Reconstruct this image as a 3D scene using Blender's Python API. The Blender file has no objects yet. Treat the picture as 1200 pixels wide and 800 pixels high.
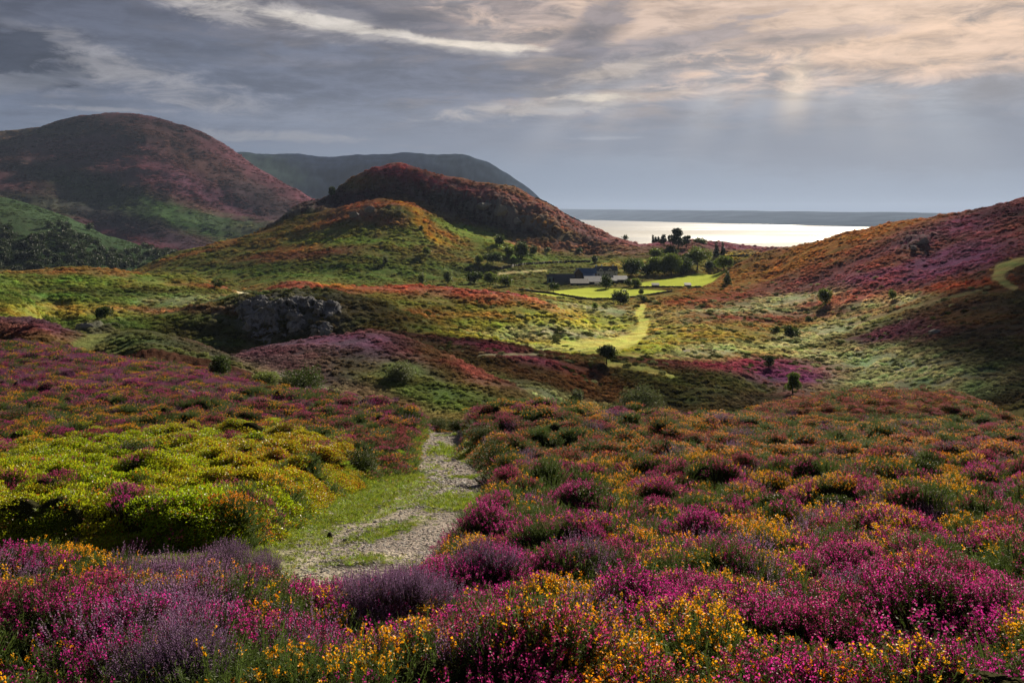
import bpy, bmesh, math, random, time
import numpy as np
from mathutils import Vector, Matrix, Euler
T0 = time.time()
random.seed(7)
RNG = np.random.default_rng(7)
SC = bpy.context.scene
COL = SC.collection

# ------------------------------------------------------------------ camera
F = 1039.0            # focal length in pixels of the 1200 px wide photograph
HZ = 250.0            # row of the horizon
cam_d = bpy.data.cameras.new("camera")
cam = bpy.data.objects.new("camera", cam_d)
COL.objects.link(cam)
cam_d.sensor_width = 36.0
cam_d.lens = 36.0 * F / 1200.0
cam_d.shift_y = -(400.0 - HZ) / 1200.0
cam_d.clip_start = 0.1
cam_d.clip_end = 90000.0
cam.location = (0, 0, 0)
cam.rotation_euler = (math.radians(90), 0, 0)
SC.camera = cam

# ------------------------------------------------------------------ light
SUN_AZ, SUN_EL = 22.0, 23.0      # degrees right of the view, above the horizon
SC.view_settings.view_transform = 'Standard'
SC.view_settings.look = 'None'
SC.view_settings.gamma = 1.0
SC.view_settings.exposure = 0.6
SC.cycles.max_bounces = 6
SC.cycles.diffuse_bounces = 2
SC.cycles.glossy_bounces = 2
SC.cycles.transmission_bounces = 4
SC.cycles.volume_bounces = 0
SC.cycles.transparent_max_bounces = 6
SC.cycles.sample_clamp_indirect = 4
SC.cycles.use_denoising = True

sun_d = bpy.data.lights.new("sun", 'SUN')
sun_d.energy = 5.0
sun_d.angle = math.radians(0.6)
sun_d.color = (1.0, 0.87, 0.68)
sun = bpy.data.objects.new("sun", sun_d)
COL.objects.link(sun)
_a, _e = math.radians(SUN_AZ), math.radians(SUN_EL)
SUNV = Vector((math.sin(_a) * math.cos(_e), math.cos(_a) * math.cos(_e), math.sin(_e)))
sun.rotation_euler = SUNV.to_track_quat('Z', 'Y').to_euler()
sun.location = SUNV * 300


class NT:
    """small helper for writing node trees"""
    def __init__(s, tree):
        s.t = tree; s.n = tree.nodes; s.l = tree.links
    def put(s, sock, v):
        if isinstance(v, bpy.types.NodeSocket): s.l.new(v, sock)
        elif v is not None:
            if hasattr(sock.default_value, '__len__') and not hasattr(v, '__len__'): v = [v] * len(sock.default_value)
            if hasattr(sock.default_value, '__len__') and len(sock.default_value) == 4 and len(v) == 3: v = (*v, 1)
            sock.default_value = v
    def node(s, typ, **kw):
        n = s.n.new(typ)
        for k, v in kw.items(): setattr(n, k, v)
        return n
    def m(s, op, a, b=None, c=None, clamp=False):
        n = s.n.new('ShaderNodeMath'); n.operation = op; n.use_clamp = clamp
        s.put(n.inputs[0], a); s.put(n.inputs[1], b); s.put(n.inputs[2], c)
        return n.outputs[0]
    def add(s, a, b): return s.m('ADD', a, b)
    def sub(s, a, b): return s.m('SUBTRACT', a, b)
    def mul(s, a, b): return s.m('MULTIPLY', a, b)
    def div(s, a, b): return s.m('DIVIDE', a, b)
    def mix(s, f, a, b, mode='MIX'):
        n = s.n.new('ShaderNodeMix'); n.data_type = 'RGBA'; n.blend_type = mode
        s.put(n.inputs[0], f); s.put(n.inputs[6], a); s.put(n.inputs[7], b)
        return n.outputs[2]
    def ramp(s, x, a, b, c=0.0, d=1.0, smooth=True):
        n = s.n.new('ShaderNodeMapRange'); n.interpolation_type = 'SMOOTHSTEP' if smooth else 'LINEAR'
        s.put(n.inputs[0], x); s.put(n.inputs[1], a); s.put(n.inputs[2], b); s.put(n.inputs[3], c); s.put(n.inputs[4], d)
        return n.outputs[0]
    def noise(s, vec, scale, detail=4, rough=0.55, dist=0.0, lac=2.0):
        n = s.n.new('ShaderNodeTexNoise')
        if vec is not None: s.l.new(vec, n.inputs['Vector'])
        n.inputs['Scale'].default_value = scale; n.inputs['Detail'].default_value = detail
        n.inputs['Roughness'].default_value = rough; n.inputs['Distortion'].default_value = dist
        n.inputs['Lacunarity'].default_value = lac
        return n.outputs[0]
    def vec(s, x, y, z=0.0):
        n = s.n.new('ShaderNodeCombineXYZ'); s.put(n.inputs[0], x); s.put(n.inputs[1], y); s.put(n.inputs[2], z)
        return n.outputs[0]


def build_world():
    w = bpy.data.worlds.new("World"); SC.world = w; w.use_nodes = True
    t = NT(w.node_tree); t.n.clear()
    out = t.node('ShaderNodeOutputWorld'); bg = t.node('ShaderNodeBackground')
    t.l.new(bg.outputs[0], out.inputs[0])
    sky = t.node('ShaderNodeTexSky'); sky.sky_type = 'NISHITA'; sky.sun_disc = False
    sky.sun_elevation = _e; sky.sun_rotation = _a; sky.dust_density = 2.5; sky.air_density = 1.2
    tc = t.node('ShaderNodeTexCoord'); sp = t.node('ShaderNodeSeparateXYZ')
    t.l.new(tc.outputs['Generated'], sp.inputs[0])
    x, y, z = sp.outputs
    az = t.m('ARCTAN2', x, y); el = t.m('ARCSINE', z)
    zz = t.add(t.m('MAXIMUM', z, 0.0), 0.09)          # the deck seen in perspective
    cu, cv = t.div(x, zz), t.div(y, zz)
    deck = t.vec(t.mul(cu, 0.8), cv, 2.3)
    n1 = t.noise(deck, 0.9, 9, 0.60, 0.5)             # large masses
    n2 = t.noise(deck, 3.1, 8, 0.62, 0.4)             # broken texture
    n3 = t.noise(t.vec(az, t.mul(el, 2.4), 5.1), 7.0, 10, 0.62, 0.6)
    n4 = t.noise(t.vec(az, t.mul(el, 3.4), 8.7), 17.0, 9, 0.66, 0.5)
    n5 = t.noise(t.vec(az, t.mul(el, 6.0), 3.3), 9.0, 10, 0.70, 0.3)
    def blob(px, py, rx, ry, rot=0.0, rag=0.5, lo=0.25, hi=0.75, wob=0.02):
        """ragged patch of cloud at a bearing; rag = how torn its edge is"""
        a0 = math.atan((px - 600) / F); e0 = math.atan((HZ - py) / F * math.cos(a0))
        da = t.sub(t.add(az, t.mul(t.sub(n3, 0.5), wob * 2)), a0); de = t.sub(t.add(el, t.mul(t.sub(n3, 0.5), wob)), e0)
        c, s_ = math.cos(rot), math.sin(rot)
        u = t.div(t.add(t.mul(da, c), t.mul(de, s_)), rx / F); v = t.div(t.sub(t.mul(de, c), t.mul(da, s_)), ry / F)
        g = t.m('EXPONENT', t.mul(t.add(t.mul(u, u), t.mul(v, v)), -0.8))
        g = t.add(g, t.mul(t.mul(t.sub(n4, 0.5), rag * 3.6), t.ramp(g, 0.0, 0.35)))
        return t.ramp(g, lo, hi)
    S = 10.0 / 2 ** SC.view_settings.exposure
    def C(r, g, b):
        f = lambda c: ((c / 255 + 0.055) / 1.055) ** 2.4
        return (f(r) * S, f(g) * S, f(b) * S, 1)
    dsun = t.m('ABSOLUTE', t.sub(az, math.radians(SUN_AZ)))
    lr = t.ramp(dsun, 0.95, 0.05)
    away = t.m('MAXIMUM', t.ramp(el, 0.28, 0.60), t.ramp(dsun, 1.0, 1.7))
    elev = t.ramp(el, 0.02, 0.22)
    low = t.mix(lr, C(112, 124, 146), C(138, 154, 176))
    high = t.mix(lr, C(94, 99, 117), C(158, 149, 148))
    col = t.mix(elev, low, high)
    up = t.ramp(el, 0.05, 0.13)
    # broken deck: bright rims and dark bellies
    br = t.ramp(t.add(t.mul(n1, .55), t.mul(n2, .45)), 0.50, 0.66)
    dk = t.ramp(t.add(t.mul(n1, .55), t.mul(n5, .45)), 0.50, 0.36)
    col = t.mix(t.mul(t.mul(br, up), 0.60), col, t.mix(lr, C(150, 148, 154), C(228, 202, 182)))
    col = t.mix(t.mul(t.mul(dk, t.ramp(el, 0.04, 0.10)), 0.55), col, t.mix(lr, C(74, 78, 94), C(132, 130, 142)))
    def over(c, mask, rgb, k): return t.mix(t.mul(mask, k), c, C(*rgb))
    col = over(col, blob(340, 90, 330, 40, 0.02, .4), (100, 108, 128), 0.75)
    col = over(col, blob(620, 150, 420, 34, 0.0, .3), (124, 132, 150), 0.6)
    col = over(col, blob(1060, 160, 300, 44, 0.0, .25), (124, 136, 156), 0.75)
    col = over(col, blob(1080, 108, 260, 22, 0.0, .5), (142, 146, 158), 0.6)
    col = over(col, blob(1000, 6, 380, 40, 0.0, .6, .15, .9), (226, 196, 174), 0.8)
    col = over(col, blob(1120, 52, 240, 26, 0.0, .7, .15, .9), (230, 197, 172), 0.75)
    col = over(col, blob(1060, 88, 240, 11, 0.02, .8, .2, .9), (222, 192, 172), 0.55)
    col = over(col, blob(800, 22, 130, 20, 0.15, .7), (196, 174, 162), 0.5)
    col = over(col, blob(760, 58, 120, 14, 0.2, .7), (128, 128, 140), 0.7)
    col = over(col, blob(690, 42, 60, 22, 0.7, .7), (112, 113, 126), 0.75)
    col = over(col, blob(940, 44, 90, 10, 0.05, .8), (150, 142, 146), 0.6)
    col = over(col, blob(600, 10, 70, 14, -.2, .6), (176, 160, 156), 0.6)
    col = over(col, blob(660, 122, 130, 10, 0.1, .8, .2, .9), (190, 182, 176), 0.6)
    col = over(col, blob(720, 82, 70, 10, 0.2, .8, .2, .9), (200, 186, 174), 0.6)
    col = over(col, blob(110, 66, 110, 20, -0.30, .9, .2, 1.1), (150, 147, 150), 0.6)
    col = over(col, blob(170, 92, 130, 22, -0.2, .9, .2, 1.2), (148, 148, 154), 0.5)
    col = over(col, blob(20, 62, 62, 26, -0.25, .7), (60, 66, 82), 0.95)
    col = over(col, blob(10, 96, 60, 10, 0.2, .6), (120, 124, 136), 0.6)
    col = over(col, blob(60, 12, 190, 14, 0.0, .6), (88, 93, 110), 0.8)
    col = over(col, blob(190, 48, 90, 12, -.1, .6), (94, 100, 118), 0.6)
    col = over(col, blob(330, 20, 130, 16, -0.10, .8, .2, .9), (180, 174, 172), 0.8)
    col = over(col, blob(460, 24, 100, 12, -0.15, .7), (100, 102, 116), 0.7)
    col = over(col, blob(430, 38, 170, 7, -0.135, .55, .2, .8, .008), (210, 202, 194), 0.9)
    col = over(col, blob(560, 53, 66, 5, -0.07, .4, .2, .8, .005), (226, 214, 200), 0.9)
    col = over(col, blob(470, 54, 120, 6, -0.10, .5), (98, 100, 114), 0.6)
    col = over(col, blob(310, 160, 90, 6, 0.0, .9, .2, 1.2, .006), (166, 165, 168), 0.45)
    col = over(col, blob(130, 128, 60, 3, 0.0, .7, .2, .9, .004), (158, 158, 164), 0.5)
    col = over(col, blob(700, 114, 46, 4.5, 0.03, .7, .2, .9, .005), (224, 212, 196), 0.8)
    col = over(col, blob(715, 162, 40, 2, 0.0, .7, .2, .9, .003), (160, 168, 182), 0.5)
    # shafts of light below the deck, fanning out from behind it
    def shaft(px0, py0, px1, py1, wpx, rgb, k):
        A = [math.atan((px0 - 600) / F), math.atan((HZ - py0) / F)]; B = [math.atan((px1 - 600) / F), math.atan((HZ - py1) / F)]
        kk = t.ramp(el, A[1], B[1], 0, 1, False); ctr = t.add(t.mul(kk, B[0] - A[0]), A[0])
        d = t.div(t.m('ABSOLUTE', t.sub(az, ctr)), t.add(t.mul(kk, wpx * .6 / F), wpx / F))
        m_ = t.mul(t.ramp(d, 1.3, 0.0), t.mul(t.ramp(el, A[1] + .012, A[1] - .02), t.ramp(el, B[1] - .01, A[1] - .03)))
        return t.mix(t.mul(m_, k), col, C(*rgb))
    for a_ in ((938, 76, 925, 165, 17, (230, 212, 192), .55), (965, 90, 985, 190, 16, (190, 190, 192), .22), (1015, 95, 1060, 220, 28, (176, 180, 188), .34), (850, 90, 800, 200, 24, (184, 184, 188), .34),
               (750, 78, 690, 190, 18, (186, 182, 182), .28), (690, 96, 600, 210, 22, (168, 170, 178), .35), (1090, 110, 1150, 240, 34, (160, 170, 184), .45), (895, 100, 870, 215, 16, (166, 172, 182), .2)):
        col = shaft(*a_)
    fine = t.ramp(t.add(t.mul(n4, .5), t.mul(n5, .5)), 0.38, 0.62, 0.80, 1.20)
    col = t.mix(t.ramp(el, 0.06, 0.14), col, t.mix(1.0, col, t.vec(fine, fine, fine), 'MULTIPLY'))
    gloom = t.ramp(t.add(t.mul(n1, .6), t.mul(n2, .4)), .4, .65)
    col = t.mix(t.mul(away, .92), col, t.mix(gloom, C(34, 38, 50), C(62, 66, 80)))
    fin = t.mix(0.985, sky.outputs[0], col)            # a little clear sky through the veil
    t.l.new(fin, bg.inputs[0]); bg.inputs[1].default_value = 0.10
    w.cycles.sampling_method = 'MANUAL'; w.cycles.sample_map_resolution = 512
build_world()


# ------------------------------------------------------------------ bookkeeping
def tag(o, label=None, cat=None, group=None, kind=None):
    if label: o['label'] = label
    if cat: o['category'] = cat
    if group: o['group'] = group
    if kind: o['kind'] = kind
    return o

def link(name, me, mats=None, parent=None, loc=None):
    o = bpy.data.objects.new(name, me)
    COL.objects.link(o)
    if mats is not None and me is not None and hasattr(me, 'materials') and not len(me.materials):
        for m_ in (mats if isinstance(mats, (list, tuple)) else [mats]): me.materials.append(m_)
    if parent is not None: o.parent = parent
    if loc is not None: o.location = loc
    return o

def mesh_np(name, V, Fq, smooth=True, mat_idx=None, mats=()):
    """V (n,3), Fq (m,3|4) int"""
    me = bpy.data.meshes.new(name)
    V = np.asarray(V, np.float32); Fq = np.asarray(Fq, np.int32)
    m_, k = Fq.shape
    me.vertices.add(len(V)); me.vertices.foreach_set('co', V.ravel())
    me.loops.add(m_ * k); me.loops.foreach_set('vertex_index', Fq.ravel())
    me.polygons.add(m_); me.polygons.foreach_set('loop_start', np.arange(0, m_ * k, k, dtype=np.int32))
    me.polygons.foreach_set('loop_total', np.full(m_, k, np.int32))
    me.polygons.foreach_set('use_smooth', np.full(m_, smooth, bool))
    for m2 in mats: me.materials.append(m2)
    if mat_idx is not None: me.polygons.foreach_set('material_index', np.asarray(mat_idx, np.int32))
    me.update(calc_edges=True)
    return me

# ------------------------------------------------------------------ noise on arrays
_perm = np.random.default_rng(11).permutation(4096)
def _h(ix, iy): return _perm[(_perm[ix & 4095] + iy) & 4095]
_ang = np.random.default_rng(12).random(4096) * 2 * np.pi
_gx, _gy = np.cos(_ang), np.sin(_ang)
def perlin(x, y):
    x0 = np.floor(x).astype(np.int64); y0 = np.floor(y).astype(np.int64)
    fx, fy = x - x0, y - y0
    u = fx * fx * fx * (fx * (fx * 6 - 15) + 10); v = fy * fy * fy * (fy * (fy * 6 - 15) + 10)
    def g(ix, iy, dx, dy):
        k = _h(ix, iy); return _gx[k] * dx + _gy[k] * dy
    a = g(x0, y0, fx, fy); b = g(x0 + 1, y0, fx - 1, fy)
    c = g(x0, y0 + 1, fx, fy - 1); d = g(x0 + 1, y0 + 1, fx - 1, fy - 1)
    return (a + (b - a) * u + (c - a) * v + (a - b - c + d) * u * v) * 1.5
def fbm(x, y, o=4, r=0.5):
    s = 0; a = 1; n = 0
    for i in range(o):
        s = s + a * perlin(x * 2 ** i + 17.3 * i, y * 2 ** i - 9.1 * i); n += a; a *= r
    return s / n
def sstep(x, a, b):
    t = np.clip((x - a) / (b - a), 0, 1); return t * t * (3 - 2 * t)
# ------------------------------------------------------------------ terrain
# The lie of the land is surveyed as sight lines: (column, row, distance). Each gives a real point
# X = (column-600)/F*Y, Z = -(row-HZ)/F*Y. A thin plate through them is the ground.
CP = []
def line(pts, step=45, dip=None):
    """ridge or contour polyline; dip=(factor, rows) also puts the hidden ground behind a ridge"""
    out = []
    for (a, b) in zip(pts[:-1], pts[1:]):
        n = max(1, int(abs(b[0] - a[0]) / step))
        for i in range(n):
            k = i / n
            out.append(tuple(a[j] + (b[j] - a[j]) * k for j in range(3)))
    out.append(pts[-1])
    CP.extend(out)
    if dip:
        f, r = dip
        # a point just past the ridge, and one farther down
        CP.extend((x, q + r, Y * f) for (x, q, Y) in out)
        CP.extend((x, q + r * 0.25, Y * (1 + (f - 1) * 0.35)) for (x, q, Y) in out[::2])
def pts(*a): CP.extend(a)

XS = (-250, 0, 200, 400, 600, 800, 1000, 1200, 1450)
for Y, q in ((5, 835), (6.5, 772), (9, 706), (13, 652), (18, 607), (26, 561), (36, 524)):
    pts(*[(x, q - (0 if x > 450 else (450 - x) * 0.02 * sstep(Y, 12, 36)), Y) for x in XS])
# near moor: crest on the right, and higher ground on the left running farther out
line([(560, 483, 50), (607, 477, 51), (667, 481, 51), (733, 486, 50), (800, 492, 50), (850, 494, 50)], 60, (1.28, 34))
line([(900, 498, 50), (1000, 502, 50), (1100, 506, 50), (1200, 511, 50), (1450, 525, 50)], 60, (1.18, 16))
pts((527, 499, 50), (518, 505, 46), (540, 505, 46), (525, 520, 62), (525, 545, 80))
line([(-250, 473, 50), (0, 478, 50), (200, 482, 50), (400, 489, 50), (480, 492, 50)], 80)
line([(-250, 428, 75), (0, 430, 75), (150, 440, 75), (300, 456, 72)], 80)
line([(-250, 403, 108), (0, 408, 106), (70, 411, 104), (130, 423, 97), (198, 431, 94), (260, 448, 87), (330, 462, 78), (400, 470, 70), (450, 478, 61), (492, 492, 55)], 45, (1.12, 12))
# orange hump on the right
line([(830, 496, 85), (870, 486, 88), (900, 478, 90), (960, 466, 92), (1000, 461, 92), (1100, 463, 90), (1150, 474, 86), (1200, 498, 80), (1320, 530, 75)], 40, (1.22, 30))
# green knoll on the left
line([(-250, 372, 140), (0, 371, 140), (40, 374, 138), (80, 386, 135), (110, 393, 134), (150, 387, 138), (200, 392, 136), (240, 402, 132), (280, 422, 128), (330, 445, 122)], 40, (1.16, 14))
pts((50, 395, 122), (180, 408, 118))
# purple hump in the middle
line([(270, 435, 150), (400, 468, 145), (500, 482, 142), (600, 492, 140)], 60)
line([(255, 418, 180), (300, 406, 190), (340, 400, 197), (380, 396, 200), (430, 389, 204), (470, 393, 204), (500, 404, 200), (530, 418, 194), (560, 432, 188), (600, 450, 178), (640, 467, 170), (665, 480, 163)], 40, (1.10, 9))
# gully and near side of the valley
line([(700, 545, 120), (800, 555, 120), (900, 545, 125), (1000, 520, 130), (1200, 560, 125), (1450, 560, 125)], 90)
line([(690, 520, 180), (760, 528, 182), (850, 525, 185), (950, 512, 195), (1050, 510, 200)], 80)
line([(640, 455, 205), (700, 486, 212), (760, 490, 208), (830, 492, 205), (900, 489, 210), (960, 480, 222)], 60)
# rock hill and its long right arm
line([(120, 396, 252), (200, 405, 258), (300, 409, 262), (400, 400, 256), (470, 404, 246), (520, 414, 238), (580, 430, 226), (640, 448, 215)], 50)
line([(60, 390, 280), (85, 383, 288), (130, 373, 298), (180, 367, 300), (230, 358, 300), (280, 345, 303), (330, 340, 306), (370, 338, 308), (400, 340, 308), (450, 353, 303), (500, 373, 293), (560, 393, 280), (600, 403, 270), (640, 412, 262)], 40, (1.07, 8))
line([(700, 420, 256), (740, 427, 252), (800, 438, 246), (860, 447, 240), (930, 460, 232)], 50)
# green slopes on the left
line([(-250, 372, 300), (0, 368, 240), (50, 366, 290), (100, 360, 350), (200, 348, 390)], 60)
line([(-250, 325, 470), (0, 323, 470), (60, 315, 480), (100, 313, 480), (150, 317, 480), (200, 322, 475), (250, 330, 465), (290, 345, 440)], 45, (1.15, 16))
pts((320, 338, 520), (360, 332, 560), (300, 352, 380), (380, 336, 400))
# red hump before the farm
line([(420, 350, 345), (460, 362, 338), (500, 380, 330), (560, 396, 330), (620, 402, 335), (680, 402, 342)], 50)
line([(400, 336, 425), (480, 334, 430), (540, 338, 426), (600, 344, 420), (640, 354, 408), (680, 372, 392), (700, 384, 382)], 45, (1.10, 3.5))
# valley floor
pts((750, 366, 480), (752, 385, 405), (738, 405, 325), (690, 408, 310), (720, 350, 570), (720, 332, 700), (640, 333, 700), (800, 340, 605),
    (600, 333, 640), (680, 320, 770), (740, 318, 790), (800, 322, 770), (850, 318, 800), (800, 400, 340), (800, 371, 450), (870, 346, 560),
    (900, 405, 340), (900, 430, 285), (900, 458, 245), (960, 400, 360), (1000, 372, 425), (1000, 432, 295), (1000, 467, 245),
    (640, 345, 560), (700, 360, 500), (850, 380, 400))
# right hand hill
pts((1050, 471, 235), (1100, 478, 218), (1200, 490, 192), (1200, 430, 240), (1200, 382, 285), (1200, 340, 345), (1200, 300, 425), (1200, 260, 535),
    (1100, 300, 520), (1100, 340, 405), (1100, 380, 325), (1100, 430, 262), (1000, 302, 580), (1000, 332, 500), (900, 322, 650), (900, 346, 545), (950, 346, 520),
    (1450, 480, 180), (1450, 400, 230), (1450, 300, 340), (1450, 230, 450), (1330, 340, 320), (1330, 250, 500))
line([(850, 318, 735), (870, 306, 735), (900, 294, 735), (950, 283, 718), (1000, 270, 700), (1050, 262, 680), (1100, 253, 660), (1150, 243, 640), (1200, 231, 620), (1450, 175, 580)], 40, (1.15, 22))
# heathery rise behind the farm
pts((640, 305, 860), (700, 305, 880), (760, 306, 880), (820, 304, 880), (900, 303, 880))
line([(750, 285, 1050), (800, 281, 1050), (850, 283, 1050), (900, 289, 1050), (960, 295, 1040)], 45, (1.2, 26))
pts((690, 296, 960))
# the hill in the middle
pts((150, 319, 860), (300, 328, 680), (400, 327, 670), (470, 325, 690), (560, 327, 700), (250, 322, 740), (450, 299, 740), (450, 278, 790), (450, 259, 845), (400, 302, 730), (400, 281, 790), (400, 261, 860), (350, 299, 760), (350, 275, 850), (540, 303, 770), (540, 283, 840), (500, 301, 750), (500, 278, 810), (600, 312, 765), (300, 303, 780))
line([(165, 314, 880), (200, 300, 905), (260, 284, 920), (330, 262, 930), (370, 252, 930), (400, 243, 930), (450, 233, 925), (485, 240, 920), (520, 259, 915), (560, 275, 900), (600, 287, 880)], 40)
pts((400, 247, 990), (450, 240, 1000), (480, 246, 1000), (520, 262, 990), (560, 270, 985), (600, 279, 975), (650, 288, 960), (540, 240, 1030), (620, 250, 1030))
line([(318, 268, 1000), (330, 262, 1010), (345, 246, 1040), (380, 233, 1060), (400, 215, 1075), (420, 204, 1080), (440, 197, 1085), (470, 194, 1085), (500, 199, 1085), (540, 212, 1085), (575, 214, 1085), (605, 219, 1085), (640, 235, 1080), (700, 265, 1065), (740, 281, 1050)], 35, (1.12, 30))
# wooded slope
pts((-250, 330, 900), (0, 328, 980), (100, 328, 980), (200, 327, 1000))
line([(-250, 225, 1500), (0, 233, 1480), (50, 245, 1480), (100, 262, 1460), (150, 280, 1430), (190, 294, 1400), (230, 308, 1350)], 40, (1.13, 16))
# the big dark hill
pts((-250, 268, 1850), (0, 270, 1850), (100, 287, 1800), (200, 300, 1680), (250, 293, 1760), (300, 279, 1880), (345, 264, 2000), (280, 305, 1500), (400, 290, 1500))
pts((-250, 205, 2350), (0, 208, 2330), (100, 206, 2350), (200, 222, 2260), (150, 252, 2040), (50, 245, 2060), (250, 248, 2160), (290, 232, 2330), (330, 240, 2330), (100, 168, 2650), (200, 175, 2600), (0, 180, 2600))
line([(-250, 165, 2950), (0, 158, 2950), (60, 147, 2950), (100, 139, 2950), (150, 135, 2950), (190, 140, 2930), (230, 155, 2890), (270, 175, 2840), (300, 193, 2780), (330, 212, 2700), (355, 227, 2620), (380, 244, 2540)], 35, (1.12, 18))
pts((-250, 220, 3800), (0, 220, 3800), (150, 250, 3800), (300, 280, 3500), (400, 275, 3200), (500, 300, 2600))
# far headland
line([(300, 235, 4300), (380, 240, 4400), (480, 238, 4500), (580, 240, 4700)], 60)
line([(-250, 190, 5000), (0, 185, 5000), (200, 178, 5100), (290, 179, 5200), (350, 182, 5200), (400, 184, 5200), (420, 181, 5200), (480, 180, 5200), (545, 182, 5200), (575, 192, 5180), (600, 208, 5150), (625, 224, 5100), (645, 246, 5100), (670, 275, 5100)], 35, (1.15, 25))
# everything beyond lies under the sea
for x in (700, 800, 950, 1100, 1250, 1450): pts((x, 330, 1450), (x, 352, 2000), (x, 320, 3000), (x, 300, 4500))
pts((1200, 300, 900), (1450, 280, 800), (1000, 325, 980))
for x in (-250, 0, 200, 400, 600, 800, 1000, 1200, 1450): pts((x, 282, 8000))
CP = np.array(CP, float)
KY = 380.0
def _par(px, Y): return np.stack([px, np.log(Y) * KY], -1)
def _tps_fit(P, v, lam):
    n = len(P)
    d2 = ((P[:, None] - P[None]) ** 2).sum(-1)
    K = 0.5 * d2 * np.log(d2 + 1e-9) + np.eye(n) * lam
    A = np.zeros((n + 3, n + 3)); A[:n, :n] = K
    A[:n, n] = 1; A[:n, n + 1:] = P; A[n, :n] = 1; A[n + 1:, :n] = P.T
    return np.linalg.solve(A, np.r_[v, 0, 0, 0])
_P = _par(CP[:, 0], CP[:, 2]) / 1000.0
_w = _tps_fit(_P, CP[:, 1], 2e-6)
def q_eval(px, Y):
    sh = np.shape(px); Q = (_par(np.ravel(px), np.ravel(Y)) / 1000.0)
    out = np.empty(len(Q))
    for i in range(0, len(Q), 8192):
        q = Q[i:i + 8192]
        d2 = (q[:, :1] - _P[:, 0]) ** 2 + (q[:, 1:] - _P[:, 1]) ** 2
        out[i:i + 8192] = (0.5 * d2 * np.log(d2 + 1e-9)) @ _w[:-3] + _w[-3] + q @ _w[-2:]
    return out.reshape(sh)

# grid: columns of sight and distances; finer where the land is seen
GX0, GX1, NX = -360.0, 1560.0, 961
gx = np.linspace(GX0, GX1, NX)
_ly = np.concatenate([np.linspace(math.log(4.5), math.log(60), 430)[:-1], np.linspace(math.log(60), math.log(1150), 400)[:-1], np.linspace(math.log(1150), math.log(8000), 170)])
gy = np.exp(_ly); NY = len(gy)
cxs = np.linspace(GX0, GX1, 193); cly = np.linspace(_ly[0], _ly[-1], 300)
Qc = q_eval(*np.meshgrid(np.clip(cxs, -250, 1450), np.exp(cly)))
def bil(A, fx, fy):
    fx = np.clip(fx, 0, A.shape[1] - 1.001); fy = np.clip(fy, 0, A.shape[0] - 1.001)
    ix = fx.astype(int); iy = fy.astype(int); u = fx - ix; v = fy - iy
    return (A[iy, ix] * (1 - u) + A[iy, ix + 1] * u) * (1 - v) + (A[iy + 1, ix] * (1 - u) + A[iy + 1, ix + 1] * u) * v
GPX, GY = np.meshgrid(gx, gy)
QB = bil(Qc, (GPX - GX0) / (GX1 - GX0) * 192, (np.log(GY) - cly[0]) / (cly[-1] - cly[0]) * 299)   # smooth rows
GX = (GPX - 600) / F * GY
ZB = -(QB - HZ) / F * GY

def seg_dist(px, py, pl):
    """distance to a polyline of (x, y, halfwidth), divided by the half width"""
    best = np.full(np.shape(px), 1e9)
    for a, b in zip(pl[:-1], pl[1:]):
        ax, ay, aw = a; bx, by, bw = b
        L = (bx - ax) ** 2 + (by - ay) ** 2
        t = np.clip(((px - ax) * (bx - ax) + (py - ay) * (by - ay)) / L, 0, 1)
        d = np.hypot(px - ax - t * (bx - ax), (py - ay - t * (by - ay)) * 1.0) / (aw + (bw - aw) * t)
        best = np.minimum(best, d)
    return best
TRACK = [(526, 488, 19), (524, 500, 22), (513, 520, 24), (514, 540, 29), (532, 560, 38), (528, 580, 46), (502, 600, 56), (460, 620, 62), (412, 640, 60), (360, 660, 44), (290, 668, 26), (180, 668, 22), (60, 664, 22), (-100, 664, 24)]
drop = .46 * sstep(GY, 14, 42) * sstep(GY, 135, 90)
# relief: hills get rock ribs and gullies, the near moor gets bushy mounds
W1 = perlin(GX / 260, GY / 190) ; W2 = fbm(GX / 85, GY / 70, 3)
rel = W1 * np.clip(GY * 0.0058, 0, 11) * sstep(GY, 700, 1500) + W2 * np.clip(GY * 0.0042, 0, 6.0) * sstep(GY, 90, 260)
rel += fbm(GX / 24, GY / 22, 3) * np.clip(GY * 0.0034, 0, 1.6) * sstep(GY, 70, 160)
rel += fbm(GX / 7, GY / 7, 3) * np.clip(GY * 0.0022, 0, 0.55) * sstep(GY, 60, 140) * sstep(GY, 1500, 500)
rel += (fbm(GX / 330 + 4, GY / 420, 4, .55) * 20 + (.5 - np.abs(fbm((GX + GY * .3) / 120 + 4, GY / 420, 4, .6))) * 8) * sstep(GY, 1650, 2050) * (1 - .6 * sstep(GY, 3500, 4500))
# crags: scarp of the middle hill and face of the rock hill
def blobm(px, py, rx, ry, rot=0.0, Y0=0, Y1=1e9, P=None):
    X_, Y_, D_ = (GPX, QB, GY) if P is None else P
    c, s = math.cos(rot), math.sin(rot)
    dx, dy = X_ - px, Y_ - py
    u = (dx * c + dy * s) / rx; v = (-dx * s + dy * c) / ry
    return np.exp(-(u * u + v * v)) * (D_ > Y0) * (D_ < Y1)
crag = np.clip(blobm(330, 372, 75, 30, 0.0, 240, 330) + blobm(590, 250, 95, 16, 0.30, 960, 1110) + blobm(350, 258, 40, 14, -0.3, 960, 1100) + 0.6 * blobm(1075, 285, 30, 16, -0.3, 400, 700) + 0.5 * blobm(440, 250, 40, 12, 0, 850, 960) + 0.7 * blobm(115, 388, 28, 9, -.2, 240, 310), 0, 1)
rid = 1 - np.abs(fbm(GX / 13 + 3, (GY + ZB * 2) / 17, 4, 0.6)) * 2.4
rid2 = 1 - np.abs(fbm(GX / 4.5 + 30, (GY + ZB * 2) / 5.5, 3, 0.6)) * 2.2
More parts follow.
